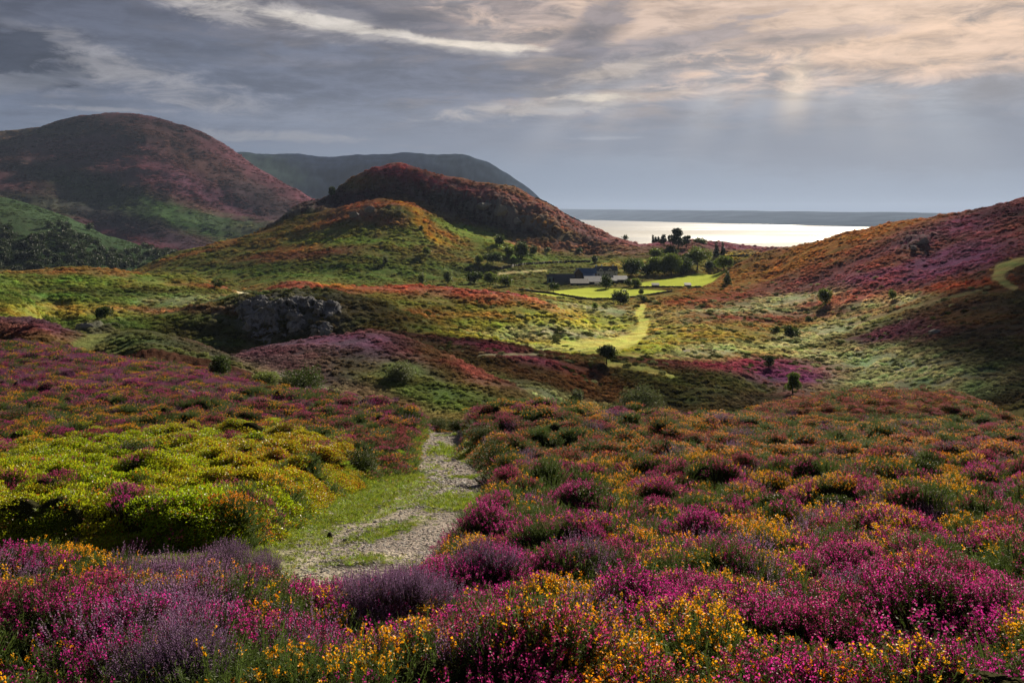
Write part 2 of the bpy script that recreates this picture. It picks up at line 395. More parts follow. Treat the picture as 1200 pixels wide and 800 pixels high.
rel += crag * (rid * np.clip(GY * 0.010, 0, 6.5) + rid2 * np.clip(GY * 0.0045, 0, 2.0))
flat = np.clip(blobm(740, 338, 110, 14, -0.05, 560, 850) + blobm(690, 328, 60, 12, 0, 600, 850), 0, 1)
rel *= 1 - 0.9 * np.clip(flat * 1.4, 0, 1)
track_d = np.where(GY < 58, seg_dist(GPX, QB, TRACK), 9.0)
near = sstep(GY, 75, 50)
wx, wy = GX + fbm(GX / 3, GY / 3, 2) * 0.8, GY
md = fbm(wx / 3.2, wy / 2.6, 3)
def worley(x, y, seed=0):
    """distance to the nearest scattered centre, and that centre's number"""
    x0 = np.floor(x).astype(np.int64); y0 = np.floor(y).astype(np.int64)
    best = np.full(x.shape, 9.0); cid = np.zeros(x.shape, np.int64)
    for dx in (-1, 0, 1):
        for dy in (-1, 0, 1):
            h = _h(x0 + dx + seed, y0 + dy); h2 = _perm[(h + 77) & 4095]
            d = np.hypot(x0 + dx + .1 + .8 * h / 4095. - x, y0 + dy + .1 + .8 * h2 / 4095. - y)
            m_ = d < best; best = np.where(m_, d, best); cid = np.where(m_, h, cid)
    return best, cid
def bushes(X, Y):
    """rounded bush tops: height above the ground between them, and the bush each spot belongs to"""
    ax, ay = X + .22 * perlin(X / .45, Y / .45) + .35 * perlin(X / 1.3, Y / 1.3), Y + .22 * perlin(X / .45 + 9, Y / .45)
    f1, id1 = worley(ax / 1.0, ay / .88); f2, id2 = worley(ax / .52, ay / .48, 500)
    big = np.sqrt(np.clip(1 - (f1 / .72) ** 2, 0, 1)); sml = np.sqrt(np.clip(1 - (f2 / .75) ** 2, 0, 1))
    k1 = .40 + .95 * (_perm[(id1 * 3 + 5) & 4095] / 4095.)
    return .56 * big * k1 + .10 * sml, id1, id2
bush_h, bush_id, _b2 = bushes(GX, GY)
mound = (-0.04 + 0.55 * md + bush_h * (1 + .22 * sstep(GY, 12, 22))) * np.clip(GY / 12, 0.7, 1.0)
lo_bank = np.clip(blobm(200, 570, 230, 60, 0.08, 15, 60), 0, 1)
mound -= lo_bank * bush_h * .45
mound += lo_bank * (0.45 + .35 * perlin((GX + GY * .5) / 1.1, (GY - GX * .5) / 3.0))
ontrack = sstep(track_d, 1.22, 0.95)
mound = np.where(GY < 130, mound, 0) * sstep(GY, 130, 100)
ZB2 = ZB + rel
Z = ZB2 + (mound - 0.12 * (GY < 130)) * sstep(track_d, 1.0, 1.45)
Z += ontrack * (0.022 * fbm(GX / 0.5, GY / 0.5, 3) - 0.05 + 0.05 * sstep(np.abs(track_d - 0.55), 0.3, 0.0) * -1)
Z -= drop
PYV = HZ - Z / GY * F      # row each ground point is seen at
_run = np.minimum.accumulate(PYV, 0)
VIS = PYV <= np.vstack([np.full((1, NX), 1e9), _run[:-1]]) + 1.5
def fxy(px, Y):
    return (np.asarray(px, float) - GX0) / (GX1 - GX0) * (NX - 1), np.interp(np.log(Y), _ly, np.arange(NY))
def height(X, Y):
    X = np.asarray(X, float); Y = np.asarray(Y, float)
    return bil(Z, *fxy(600 + X / Y * F, Y))
def seen(px, py, Y0=4.6, Y1=7000):
    """the first ground at this column, between Y0 and Y1, seen at row py or above"""
    j = (px - GX0) / (GX1 - GX0) * (NX - 1); j0 = int(j)
    colq = PYV[:, j0]
    k = np.where((gy >= Y0) & (gy <= Y1) & (colq <= py))[0]
    i = k[0] if len(k) else int(np.argmin(np.where((gy >= Y0) & (gy <= Y1), colq, 1e9)))
    Y = gy[i]
    if i > 0 and gy[i - 1] >= Y0 and colq[i - 1] > py > colq[i]:
        Y = gy[i - 1] + (gy[i] - gy[i - 1]) * (colq[i - 1] - py) / (colq[i - 1] - colq[i])
    X = (px - 600) / F * Y
    return Vector((X, Y, float(height(X, Y))))
# ------------------------------------------------------------------ what grows where (surface colours, in places with shade and haze put in)
HP = (0.125, 0.060, 0.105)   # purple ling
HM = (0.270, 0.050, 0.150)   # magenta bell heather
HR = (0.250, 0.072, 0.090)   # red, fading heather
HO = (0.240, 0.105, 0.055)   # rust and gorse bloom
HY = (0.480, 0.270, 0.030)   # golden gorse
HB = (0.085, 0.052, 0.030)   # brown
GG = (0.095, 0.140, 0.040)   # green bracken
GS = (0.310, 0.350, 0.215)   # pale sage bracken, brightened for its backlit gloss
GY_ = (0.400, 0.430, 0.060)  # dry yellow grass
GD = (0.038, 0.055, 0.022)   # dark green
GB = (0.060, 0.095, 0.060)   # blue green, far
FD = (0.500, 0.580, 0.100)   # mown field
RK = (0.230, 0.225, 0.215)   # rock
TS = (0.500, 0.440, 0.230)   # sandy path
lw = fbm(GX / 40 + 5, GY / 30, 4); lw2 = fbm(GX / 40 - 31, GY / 30 + 12, 4)
wX = GPX + 16 * lw * sstep(GY, 100, 250); wY = PYV + 7 * lw2 * sstep(GY, 100, 250)
PW = (wX, wY, GY)
cov = np.empty(GX.shape + (3,)); cov[:] = HB
def band(Y0, Y1, c):
    m_ = ((GY >= Y0) & (GY < Y1))[..., None]; cov[:] = np.where(m_, c, cov)
def spot(px, py, rx, ry, c, k=1.0, rot=0.0, Y0=0, Y1=1e9, hard=1.6, P=None):
    b = np.clip(blobm(px, py, rx, ry, rot, Y0, Y1, P or PW) * hard * k, 0, min(1, k * 1.0))[..., None]
    cov[:] = cov * (1 - b) + np.array(c) * b
lane = np.zeros(GX.shape)
def strip_(pl, c, Y0, Y1, soft=0.35, k=1.0, P=None):
    global lane
    X_, Y_, _ = P or (GPX, PYV, GY)
    d = seg_dist(X_, Y_, pl)
    b = (sstep(d, 1 + soft, 1 - soft) * k * (GY > Y0) * (GY < Y1))[..., None]
    lane = np.maximum(lane, b[..., 0])
    cov[:] = cov * (1 - b) + np.array(c) * b
band(0, 60, (0.045, 0.045, 0.022)); band(60, 130, (0.075, 0.045, 0.03))
band(130, 1150, (0.16, 0.13, 0.05)); band(1150, 1600, (0.05, 0.075, 0.04)); band(1600, 3250, (0.15, 0.062, 0.085)); band(3250, 9000, (0.020, 0.030, 0.065))  # the farthest band's blue carries haze in its colour
# 60..130 the far edge of the near moor, and the hump
spot(100, 435, 200, 26, HP, 1, .1, 55, 112); spot(1000, 480, 150, 16, HO, .8, 0, 75, 130); spot(1050, 488, 90, 10, HR, .5, 0, 75, 130); spot(1130, 492, 60, 12, GY_, .5, .3, 75, 130)
# knoll on the left
spot(180, 405, 130, 26, GG, 1, .1, 118, 180); spot(20, 380, 70, 12, HP, 1, .1, 118, 180); spot(40, 392, 60, 8, HO, .5, .2, 118, 180); strip_([(90, 410, 10), (118, 392, 7), (125, 388, 5)], (0.20, 0.24, 0.07), 118, 180)
# purple hump
spot(430, 424, 210, 40, (0.085, 0.045, 0.075), 1, .1, 120, 212); spot(400, 400, 90, 9, (0.115, 0.055, 0.10), .9, 0, 140, 212); spot(540, 430, 70, 22, HB, .9, .5, 140, 212); spot(560, 428, 30, 20, HR, .5, .7, 140, 212)
spot(330, 460, 150, 18, GS, .55, .25, 118, 200); spot(520, 462, 120, 18, GG, .8, .25, 118, 212); spot(625, 452, 60, 8, GS, .9, .75, 140, 212); spot(470, 434, 22, 9, GG, .8, 0, 140, 215)
# gully side
spot(750, 455, 200, 34, (0.075, 0.07, 0.030), 1, .12, 195, 262); spot(640, 430, 60, 20, HB, .9, .4, 200, 262); spot(700, 455, 60, 20, HO, .5, .6, 200, 262); spot(700, 478, 100, 8, GS, .6, .25, 195, 262)
spot(870, 420, 90, 12, (0.26, 0.06, 0.085), 1, .05, 225, 330); spot(930, 448, 70, 18, HM, .8, .1, 225, 330); spot(840, 450, 80, 16, (0.07, 0.08, 0.03), .9, .1, 195, 262); spot(930, 478, 90, 12, (0.07, 0.06, 0.04), 1, .1, 195, 260)
# rock hill and arm
spot(360, 380, 290, 34, (0.062, 0.040, 0.028), 1, .06, 215, 312); spot(560, 405, 110, 14, (0.095, 0.055, 0.030), .8, .35, 215, 312); spot(480, 378, 110, 20, (0.058, 0.036, 0.026), .9, .3, 215, 312); spot(330, 402, 120, 5, GG, .5, .02, 215, 275)  # dark browns here also carry the ridge's shade
spot(230, 362, 50, 6, HR, .4, -.2, 250, 312); spot(600, 415, 70, 6, HM, .4, .2, 215, 275)
# left green slopes
spot(100, 350, 240, 40, GG, 1, 0, 200, 500); spot(150, 335, 120, 8, (0.15, 0.20, 0.05), .8, 0, 200, 500); spot(60, 365, 90, 8, (0.28, 0.26, 0.06), .8, .0, 200, 500); spot(110, 318, 110, 4, HO, .6, 0, 300, 500); spot(210, 364, 90, 5, HR, .5, 0, 200, 460)
spot(130, 342, 100, 3.5, GD, .7, .03, 200, 500); spot(230, 352, 60, 4, GS, .5, 0, 300, 500)
# strip between rock hill and middle hill
spot(350, 334, 120, 7, (0.22, 0.08, 0.06), 1, 0, 312, 650); spot(400, 336, 25, 2.0, GY_, .8, .2, 380, 600)
# red hump
spot(560, 362, 180, 30, (0.24, 0.075, 0.05), 1, .1, 312, 440); spot(520, 346, 100, 8, (0.26, 0.095, 0.075), .9, 0, 312, 440); spot(600, 385, 110, 10, (0.10, 0.075, 0.03), .9, .12, 312, 400); spot(470, 352, 80, 7, GG, .7, .0, 312, 440)
spot(560, 362, 100, 5, GG, .6, .05, 312, 440); spot(655, 360, 50, 10, (0.36, 0.08, 0.10), .8, .45, 330, 440); spot(600, 340, 60, 5, HM, .5, .1, 380, 440)
# valley floor
spot(760, 400, 190, 34, (0.40, 0.44, 0.10), 1, .02, 262, 620); spot(690, 404, 130, 14, (0.36, 0.37, 0.08), 1, .03, 262, 420); spot(860, 390, 120, 22, (0.34, 0.36, 0.07), .8, .02, 262, 620)
spot(640, 392, 80, 5, GS, .9, .02, 312, 420); spot(700, 392, 50, 5, GS, .9, 0, 312, 420); spot(640, 408, 40, 4, GS, .8, .1, 262, 350); spot(820, 412, 55, 8, GS, .9, -.1, 262, 350)
spot(900, 365, 110, 10, GS, .9, -.1, 330, 560); spot(960, 345, 60, 9, GG, .8, -.2, 330, 560); spot(725, 365, 60, 7, (0.24, 0.26, 0.12), .8, .1, 400, 560)
spot(880, 372, 60, 4.5, (0.34, 0.08, 0.06), .9, 0, 330, 560); spot(870, 345, 60, 5, (0.32, 0.09, 0.08), .9, -.2, 400, 640); spot(820, 352, 50, 4.0, (0.34, 0.09, 0.06), .8, -.1, 400, 640)
# right hill
spot(1050, 300, 240, 60, (0.16, 0.075, 0.06), 1, -.3, 330, 760); spot(960, 292, 120, 10, (0.28, 0.14, 0.05), .9, -.3, 520, 760); spot(900, 318, 70, 10, (0.26, 0.13, 0.05), .9, -.3, 480, 760)
spot(1080, 315, 110, 16, (0.16, 0.065, 0.13), 1, -.2, 300, 620); spot(1130, 265, 90, 12, (0.15, 0.06, 0.11), .9, -.3, 400, 660); spot(1180, 250, 40, 10, (0.06, 0.035, 0.04), .8, 0, 400, 660)
spot(1020, 335, 80, 6, (0.26, 0.08, 0.085), .8, -.35, 300, 600); spot(1010, 350, 50, 5, (0.36, 0.09, 0.08), .7, 0, 300, 600); spot(1140, 335, 60, 6, (0.30, 0.08, 0.05), .7, -.1, 250, 500)
spot(1040, 352, 50, 6, GS, .7, -.1, 260, 560); spot(960, 388, 60, 7, GS, .8, -.3, 300, 480); spot(1000, 385, 90, 10, (0.16, 0.13, 0.05), .7, -.2, 260, 420)
spot(1110, 385, 130, 28, (0.065, 0.045, 0.038), 1, -.1, 215, 380); spot(1060, 385, 70, 14, (0.12, 0.05, 0.09), .8, -.2, 215, 360); spot(1150, 372, 60, 10, (0.12, 0.08, 0.03), .8, 0, 215, 360)
spot(1150, 440, 120, 42, (0.035, 0.035, 0.022), 1, 0, 170, 300); spot(1030, 432, 100, 24, GS, 1.0, .1, 215, 330); spot(1000, 455, 80, 10, (0.20, 0.20, 0.12), .8, .05, 215, 330)
strip_([(1215, 303, 4), (1190, 308, 5), (1172, 316, 7), (1168, 324, 6), (1182, 334, 4), (1190, 338, 3)], (0.46, 0.42, 0.16), 280, 520)
strip_([(1160, 336, 2), (1100, 352, 2.2), (1060, 362, 2.2), (1000, 380, 3), (960, 392, 3)], (0.26, 0.25, 0.13), 270, 520, k=.7)
# rise behind the farm
spot(800, 292, 170, 12, (0.19, 0.085, 0.12), 1, 0, 880, 1150); spot(700, 296, 60, 6, (0.15, 0.06, 0.12), .9, 0, 850, 1150); spot(760, 305, 130, 5, (0.13, 0.13, 0.06), 1, 0, 790, 960); spot(880, 300, 60, 4, (0.42, 0.38, 0.08), .9, -.05, 790, 1000); spot(725, 311, 25, 3.5, (0.55, 0.42, 0.12), .9, 0, 760, 900)
# the hill in the middle
mh = (640, 1150)
spot(400, 290, 330, 60, (0.13, 0.14, 0.045), 1, .05, 600, 985); spot(470, 205, 60, 14, (0.20, 0.13, 0.045), 1, 0, *mh); spot(530, 222, 120, 12, (0.28, 0.085, 0.125), 1, .28, 1010, 1150); spot(620, 250, 70, 20, (0.20, 0.095, 0.09), 1, .35, 1000, 1150)
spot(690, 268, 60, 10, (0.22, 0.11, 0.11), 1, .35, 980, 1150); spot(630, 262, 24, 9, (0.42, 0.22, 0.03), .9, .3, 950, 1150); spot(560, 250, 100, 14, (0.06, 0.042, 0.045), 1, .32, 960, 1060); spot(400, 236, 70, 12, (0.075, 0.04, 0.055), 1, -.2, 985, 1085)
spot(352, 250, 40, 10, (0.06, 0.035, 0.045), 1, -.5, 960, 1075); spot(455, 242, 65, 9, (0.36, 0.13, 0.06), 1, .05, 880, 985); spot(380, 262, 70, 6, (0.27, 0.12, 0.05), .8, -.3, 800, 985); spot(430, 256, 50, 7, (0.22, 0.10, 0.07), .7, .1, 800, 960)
spot(495, 262, 40, 6, (0.50, 0.24, 0.02), 1, .8, 800, 985); spot(515, 268, 26, 5, (0.42, 0.13, 0.05), 1, .5, 800, 985); spot(560, 275, 60, 8, (0.16, 0.22, 0.05), 1, .3, 780, 985); spot(250, 290, 80, 4, (0.26, 0.11, 0.05), .7, -.3, 780, 985)
spot(540, 300, 80, 8, (0.16, 0.13, 0.05), .8, .2, 700, 900); spot(360, 288, 40, 4, (0.34, 0.16, 0.06), .8, -.2, 700, 930); spot(340, 300, 70, 5, (0.15, 0.055, 0.045), .8, -.1, 700, 930); spot(400, 318, 160, 9, GG, .9, 0, 640, 860)
spot(300, 312, 100, 4, GD, .6, 0, 640, 860); spot(440, 303, 60, 3, GD, .6, .05, 640, 860); spot(420, 275, 90, 9, (0.15, 0.17, 0.05), .8, 0, 740, 900); spot(420, 283, 60, 4, (0.15, 0.23, 0.05), .8, 0, 700, 930); spot(620, 288, 90, 6, (0.28, 0.13, 0.10), .7, .05, 880, 1000); spot(600, 302, 80, 6, GG, .8, 0, 780, 930); spot(600, 318, 90, 5, (0.06, 0.075, 0.035), .8, 0, 640, 880)
for a_ in ((920, 352, 60, 7, -.15), (945, 395, 70, 7, -.2), (1000, 420, 70, 12, .1), (1050, 452, 80, 14, .1), (880, 365, 60, 4, 0), (640, 385, 40, 4, 0), (700, 362, 50, 4, .1)): spot(*a_[:4], GS, .8, a_[4], 225, 600)
spot(885, 428, 80, 9, (0.22, 0.065, 0.10), 1, .05, 225, 345); spot(925, 440, 45, 10, (0.17, 0.06, 0.15), 1, .1, 225, 330)
spot(1110, 300, 60, 12, (0.13, 0.06, 0.12), .8, -.3, 330, 640); spot(1060, 300, 50, 6, (0.20, 0.085, 0.05), .7, -.3, 400, 700)
# farm land
spot(645, 330, 60, 12, (0.09, 0.10, 0.035), 1, 0, 600, 800, P=(GPX, QB, GY))
def poly_mask(P, soft=1.2, Y0=0, Y1=1e9):
    """inside test with a soft edge, in sight-line coordinates"""
    P = [tuple(p) for p in P]; ins = np.zeros(GX.shape, bool); n = len(P)
    for i in range(n):
        x1, y1 = P[i]; x2, y2 = P[(i + 1) % n]
        if y1 == y2: continue
        c = ((y1 > PYV) != (y2 > PYV)) & (GPX < (x2 - x1) * (PYV - y1) / (y2 - y1) + x1)
        ins ^= c
    d = seg_dist(GPX, PYV, [(x, y, 1.0) for x, y in P + [P[0]]])
    return np.where(ins, sstep(d, -soft, soft), sstep(-d, -soft, soft)) * (GY > Y0) * (GY < Y1)
field1 = poly_mask([(612, 340), (640, 342), (690, 337), (735, 338), (790, 341), (752, 346), (720, 349.5), (690, 350), (640, 346)], .5, 540, 760)
field2 = poly_mask([(752, 331), (770, 328), (800, 324), (842, 316), (850, 318), (836, 330), (822, 336), (790, 336.5), (752, 335)], .5, 560, 800)
field = np.clip(field1 + field2, 0, 1)
fn_ = (1 + .28 * fbm(GX / 22, GY / 30, 4, .6))[..., None]; FD = np.array(FD) * fn_; b = field[..., None]; cov[:] = cov * (1 - b) + np.array(FD) * b
strip_([(753, 360, 4), (748, 367, 4), (755, 378, 6), (752, 390, 6), (737, 400, 8), (700, 407, 9), (650, 402, 5)], (0.56, 0.57, 0.15), 262, 620)
strip_([(711, 425, 4), (745, 430, 4), (770, 436, 4), (790, 441, 2)], (0.42, 0.43, 0.13), 235, 270)
strip_([(258, 329, 2.5), (272, 334, 3), (280, 342, 4), (290, 348, 4)], (.62, .56, .36), 300, 520)
strip_([(560, 416, 1.6), (600, 415, 1.4), (640, 415, 1.2)], (0.34, 0.30, 0.20), 200, 300)
strip_([(640, 296 + 21, 1.2), (600, 319, 1.2), (585, 321, 1.5)], TS, 640, 900, k=.8)
# wooded slope, big hill, headland
spot(100, 255, 130, 24, (0.042, 0.072, 0.038), .8, .3, 1150, 1600); spot(80, 304, 160, 22, (0.035, 0.06, 0.03), 1, .1, 1000, 1560)
big = (1600, 3250)
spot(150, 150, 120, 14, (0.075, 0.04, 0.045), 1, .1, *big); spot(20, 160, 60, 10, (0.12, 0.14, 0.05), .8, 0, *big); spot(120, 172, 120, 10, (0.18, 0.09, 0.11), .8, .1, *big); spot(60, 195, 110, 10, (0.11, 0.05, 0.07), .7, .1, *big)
spot(260, 205, 90, 14, (0.12, 0.07, 0.06), .8, .5, *big); spot(310, 238, 50, 16, (0.095, 0.068, 0.080), 1, .5, *big); spot(240, 225, 60, 10, (0.14, 0.07, 0.12), .6, .4, *big); spot(180, 246, 120, 14, (0.075, 0.15, 0.05), 1, .3, *big); spot(60, 240, 80, 12, (0.06, 0.11, 0.05), .7, .1, *big)
spot(270, 262, 60, 7, (0.085, 0.135, 0.07), 1, .15, *big); spot(120, 225, 50, 14, (0.07, 0.09, 0.05), .8, .4, *big); spot(160, 265, 90, 10, (0.05, 0.045, 0.07), .7, .3, *big); spot(300, 268, 30, 5, (0.18, 0.20, 0.12), .8, 0, *big)
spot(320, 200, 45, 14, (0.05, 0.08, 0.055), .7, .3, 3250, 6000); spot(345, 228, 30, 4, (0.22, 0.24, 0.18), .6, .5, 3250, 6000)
spot(560, 200, 70, 14, (0.03, 0.045, 0.065), .8, .4, 3250, 6000)  # haze blue put into the headland colour here too
m_ = fbm(GX / 130, GY / 90, 5, .65) + .8 * fbm(GX / 40, GY / 60, 4, .7); cov *= (1 + .75 * m_ * sstep(GY, 1100, 1500))[..., None]
# mottling at the size of bushes
mot = fbm(GX / 9 + 9, GY / 9, 3, .6)[..., None]; mk = ((GY > 60) * (1 - field) * .30 * sstep(GY, 1400, 1000))[..., None]
cov = cov * np.clip(1 + mot * mk * 2.0, .35, 1.8)
hue = fbm(GX / 14 - 7, GY / 12, 3, .6); hk = (GY > 100) * (1 - field) * sstep(GY, 1500, 1000)
cov[..., 0] *= 1 + .28 * hue * hk; cov[..., 1] *= 1 - .25 * hue * hk
# rock shows on the crags
rkm = crag * sstep(rid + .35 * rid2 + .25 * mot[..., 0], .72, 1.12)
cov = cov * (1 - rkm[..., None]) + np.array(RK) * rkm[..., None]
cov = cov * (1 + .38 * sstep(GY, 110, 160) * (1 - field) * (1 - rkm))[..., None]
cov = cov * (1 - .30 * sstep(GY, 1600, 1750) * (GY < 3250))[..., None]  # whole far left hill darkened in colour for its shade
cov = np.clip(cov, 0.01, .8)
# the stony track: stones, with turf on its verges and in patches between the wheel lines
gn = fbm(GX / 0.9, GY / 1.4, 3); tn = fbm(GX / 2.2 + 40, GY / 2.2, 3)
turf = np.clip(sstep(track_d + .15 * gn, .86, 1.05) * 1.0 + sstep(tn + .2 * gn, .44, .58) * .8 + blobm(540, 582, 36, 8, 0, 5, 60, (GPX, QB, GY)) * 1.5 + blobm(60, 665, 170, 30, 0, 5, 60, (GPX, QB, GY)) * 1.5 + blobm(370, 592, 90, 26, -.3, 5, 60, (GPX, QB, GY)) * 1.6 + blobm(225, 668, 85, 26, 0, 5, 60, (GPX, QB, GY)) * 1.7 + blobm(425, 652, 40, 5, -.1, 5, 60, (GPX, QB, GY)) * .6 + blobm(455, 618, 40, 6, -.3, 5, 60, (GPX, QB, GY)) * .9 + blobm(520, 515, 14, 4, 0, 5, 60, (GPX, QB, GY)), 0, 1) * (track_d < 1.5)
turf = np.where(gn > .28, turf * .4, turf)
vk = sstep(track_d, 1.35, 1.05)
stone_c = np.array((0.31, 0.275, 0.255)); turf_c = np.array((0.20, 0.25, 0.045))
tc_ = stone_c * (1 - turf[..., None]) + turf_c * turf[..., None]
cov = cov * (1 - vk[..., None]) + tc_ * vk[..., None]
grav = vk * (1 - turf)
# ------------------------------------------------------------------ materials
def new_mat(name):
    m_ = bpy.data.materials.new(name); m_.use_nodes = True
    t = NT(m_.node_tree); t.n.clear()
    out = t.node('ShaderNodeOutputMaterial'); return m_, t, out
def principled(t, color, rough=.8, spec=.3, normal=None, metal=0.0):
    p = t.node('ShaderNodeBsdfPrincipled')
    t.put(p.inputs['Base Color'], color); t.put(p.inputs['Roughness'], rough); t.put(p.inputs['Metallic'], metal)
    t.put(p.inputs['Specular IOR Level'], spec)
    if normal is not None: t.l.new(normal, p.inputs['Normal'])
    return p
def simple(name, color, rough=.75, var=.25, scale=3.0, bump=.0, spec=.3, metal=0.0, coords='Object'):
    m_, t, out = new_mat(name)
    tc = t.node('ShaderNodeTexCoord'); n = t.noise(tc.outputs[coords], scale, 5, .6)
    f = t.ramp(n, .25, .75, 1 - var, 1 + var)
    c = t.mix(1.0, (*color, 1), t.vec(f, f, f), 'MULTIPLY')
    nrm = None
    if bump:
        b_ = t.node('ShaderNodeBump'); b_.inputs['Strength'].default_value = 1.0; b_.inputs['Distance'].default_value = bump
        t.l.new(n, b_.inputs['Height']); nrm = b_.outputs[0]
    t.l.new(principled(t, c, rough, spec, nrm, metal).outputs[0], out.inputs[0])
    return m_
def leafy(name, color, trans=.4, tint=None, rough=.6, var=.35, spec=.25, nscale=9.0, tcol=None):
    """thin leaf or petal: reflects and lets light through; tint reads a colour carried by each plant"""
    m_, t, out = new_mat(name)
    c = (*color, 1)
    oi = t.node('ShaderNodeObjectInfo')
    if tint:
        a = t.node('ShaderNodeAttribute'); a.attribute_type = 'INSTANCER'; a.attribute_name = tint
        c = t.mix(1.0, a.outputs['Color'], c, 'MULTIPLY') if color != (1, 1, 1) else a.outputs['Color']
    g = t.node('ShaderNodeNewGeometry')
    n = t.ramp(g.outputs['Random Per Island'], 0, 1, 1 - var, 1 + var, False)
    c = t.mix(1.0, c, t.vec(n, n, n), 'MULTIPLY')
    p = principled(t, c, rough, spec)
    if spec <= 0:
        p = t.node('ShaderNodeBsdfDiffuse'); t.put(p.inputs[0], c)
    tr = t.node('ShaderNodeBsdfTranslucent')
    t.put(tr.inputs[0], t.mix(1.0, c, (*(tcol or (1.35, 1.35, .9)), 1), 'MULTIPLY'))
    mx = t.node('ShaderNodeMixShader'); mx.inputs[0].default_value = trans
    t.l.new(p.outputs[0], mx.inputs[1]); t.l.new(tr.outputs[0], mx.inputs[2]); t.l.new(mx.outputs[0], out.inputs[0])
    return m_

def ground_mat():
    m_, t, out = new_mat("moor_ground")
    a = t.node('ShaderNodeAttribute', attribute_name='cover'); k = t.node('ShaderNodeAttribute', attribute_name='mask')
    sp = t.node('ShaderNodeSeparateColor'); t.l.new(k.outputs['Color'], sp.inputs[0])
    grav_, rock_, smooth_ = sp.outputs
    geo = t.node('ShaderNodeNewGeometry'); pos = geo.outputs['Position']
    cd = t.node('ShaderNodeCameraData')
    nA = t.noise(pos, .22, 8, .68); nB = t.noise(pos, 1.4, 6, .65); nC = t.noise(pos, 12, 4, .6)
    f = t.ramp(t.add(t.mul(nA, .5), t.mul(nB, .5)), .30, .70, .62, 1.42, False)
    f = t.add(t.mul(t.sub(f, 1.0), t.sub(1.0, t.mul(smooth_, .7))), 1.0)
    c = t.mix(1.0, a.outputs['Color'], t.vec(f, f, f), 'MULTIPLY')
    # stones of the track
    vo = t.node('ShaderNodeTexVoronoi'); vo.inputs['Scale'].default_value = 17; t.l.new(pos, vo.inputs['Vector'])
    sv = t.node('ShaderNodeSeparateColor'); t.l.new(vo.outputs['Color'], sv.inputs[0])
    st = t.ramp(sv.outputs[0], 0, 1, .35, 1.7, False)
    c2 = t.mix(1.0, a.outputs['Color'], t.vec(st, t.mul(st, .98), t.mul(st, .95)), 'MULTIPLY')
    c = t.mix(grav_, c, c2)
    # lichen and cracks on rock
    rc = t.ramp(nC, .35, .7, .55, 1.35, False)
    c = t.mix(rock_, c, t.mix(1.0, a.outputs['Color'], t.vec(rc, rc, rc), 'MULTIPLY'))
    h = t.add(t.mul(nA, 2.4), t.mul(nB, .55))
    hs = t.mul(h, t.sub(1.0, t.m('MAXIMUM', smooth_, grav_)))
    hs = t.add(hs, t.mul(t.mul(vo.outputs['Distance'], -.035), grav_)); hs = t.add(hs, t.mul(t.mul(nC, .25), rock_))
    b_ = t.node('ShaderNodeBump'); b_.inputs['Strength'].default_value = .9; b_.inputs['Distance'].default_value = 1.0
    t.l.new(hs, b_.inputs['Height'])
    p = t.node('ShaderNodeBsdfDiffuse'); t.put(p.inputs[0], c); t.l.new(b_.outputs[0], p.inputs['Normal'])
    t.l.new(p.outputs[0], out.inputs[0])
    return m_
MG = ground_mat()

# ------------------------------------------------------------------ the ground sheets
EX = 40    # extra columns outward each side
def ground_part(name, i0, i1, label):
    """rows i0..i1 of the survey, widened to both sides"""
    r = slice(i0, i1 + 1)
    padl = np.linspace(-2600, GX0, EX + 1)[:-1]; padr = np.linspace(GX1, 3800, EX + 1)[1:]
    Xr, Yr, Zr = GX[r], GY[r], Z[r]
    def side(pad, col):
        Yc = np.repeat(Yr[:, [col]], len(pad), 1)
        return (pad[None] - 600) / F * Yc, Yc, np.repeat(Zr[:, [col]], len(pad), 1)
    L, R_ = side(padl, 0), side(padr, -1)
    X = np.hstack([L[0], Xr, R_[0]]); Y = np.hstack([L[1], Yr, R_[1]]); Zz = np.hstack([L[2], Zr, R_[2]])
    c = np.concatenate([np.repeat(cov[r][:, :1], EX, 1), cov[r], np.repeat(cov[r][:, [-1]], EX, 1)], 1)
    mk = np.stack([grav[r], rkm[r], np.clip(field[r] + turf[r] * vk[r], 0, 1)], -1)
    mk = np.concatenate([np.repeat(mk[:, :1] * 0, EX, 1), mk, np.repeat(mk[:, -1:] * 0, EX, 1)], 1)
    if i0 == 0:   # underfoot and behind the viewer
        for yy, zz in ((1.5, -2.1), (-12, -1.4), (-90, -4), (-900, -60)):
            X = np.vstack([np.linspace(-1, 1, X.shape[1]) * (X[0, -1] if yy > 0 else 40 + abs(yy) * 1.5), X]); Y = np.vstack([np.full(X.shape[1], yy), Y]); Zz = np.vstack([np.full(X.shape[1], zz), Zz])
            c = np.concatenate([c[:1], c]); mk = np.concatenate([mk[:1] * 0, mk])
    n0, n1 = X.shape
    V = np.stack([X, Y, Zz], -1).reshape(-1, 3)
    idx = np.arange(n0 * n1).reshape(n0, n1)
    Fq = np.stack([idx[:-1, :-1], idx[:-1, 1:], idx[1:, 1:], idx[1:, :-1]], -1).reshape(-1, 4)
    me = mesh_np(name, V, Fq, True, mats=[MG])
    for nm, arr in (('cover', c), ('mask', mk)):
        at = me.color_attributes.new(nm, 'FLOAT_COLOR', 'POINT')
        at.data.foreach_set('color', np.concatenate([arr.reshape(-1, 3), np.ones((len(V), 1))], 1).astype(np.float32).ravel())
    o = link(name, me); tag(o, label, kind='structure'); return o
def iy(Y): return int(np.searchsorted(gy, Y))
cuts = [('ground', 0, 118, 'near moor ground under the heather, with the stony track'), ('valley_ground', 118, 1200, 'heather clad valley, knolls and middle hill'),
        ('hills', 1200, 8000, 'far dark hills and blue headland on the left')]
for nm, a_, b_, lb in cuts: ground_part(nm, iy(a_) if a_ else 0, min(iy(b_), NY - 1), lb)

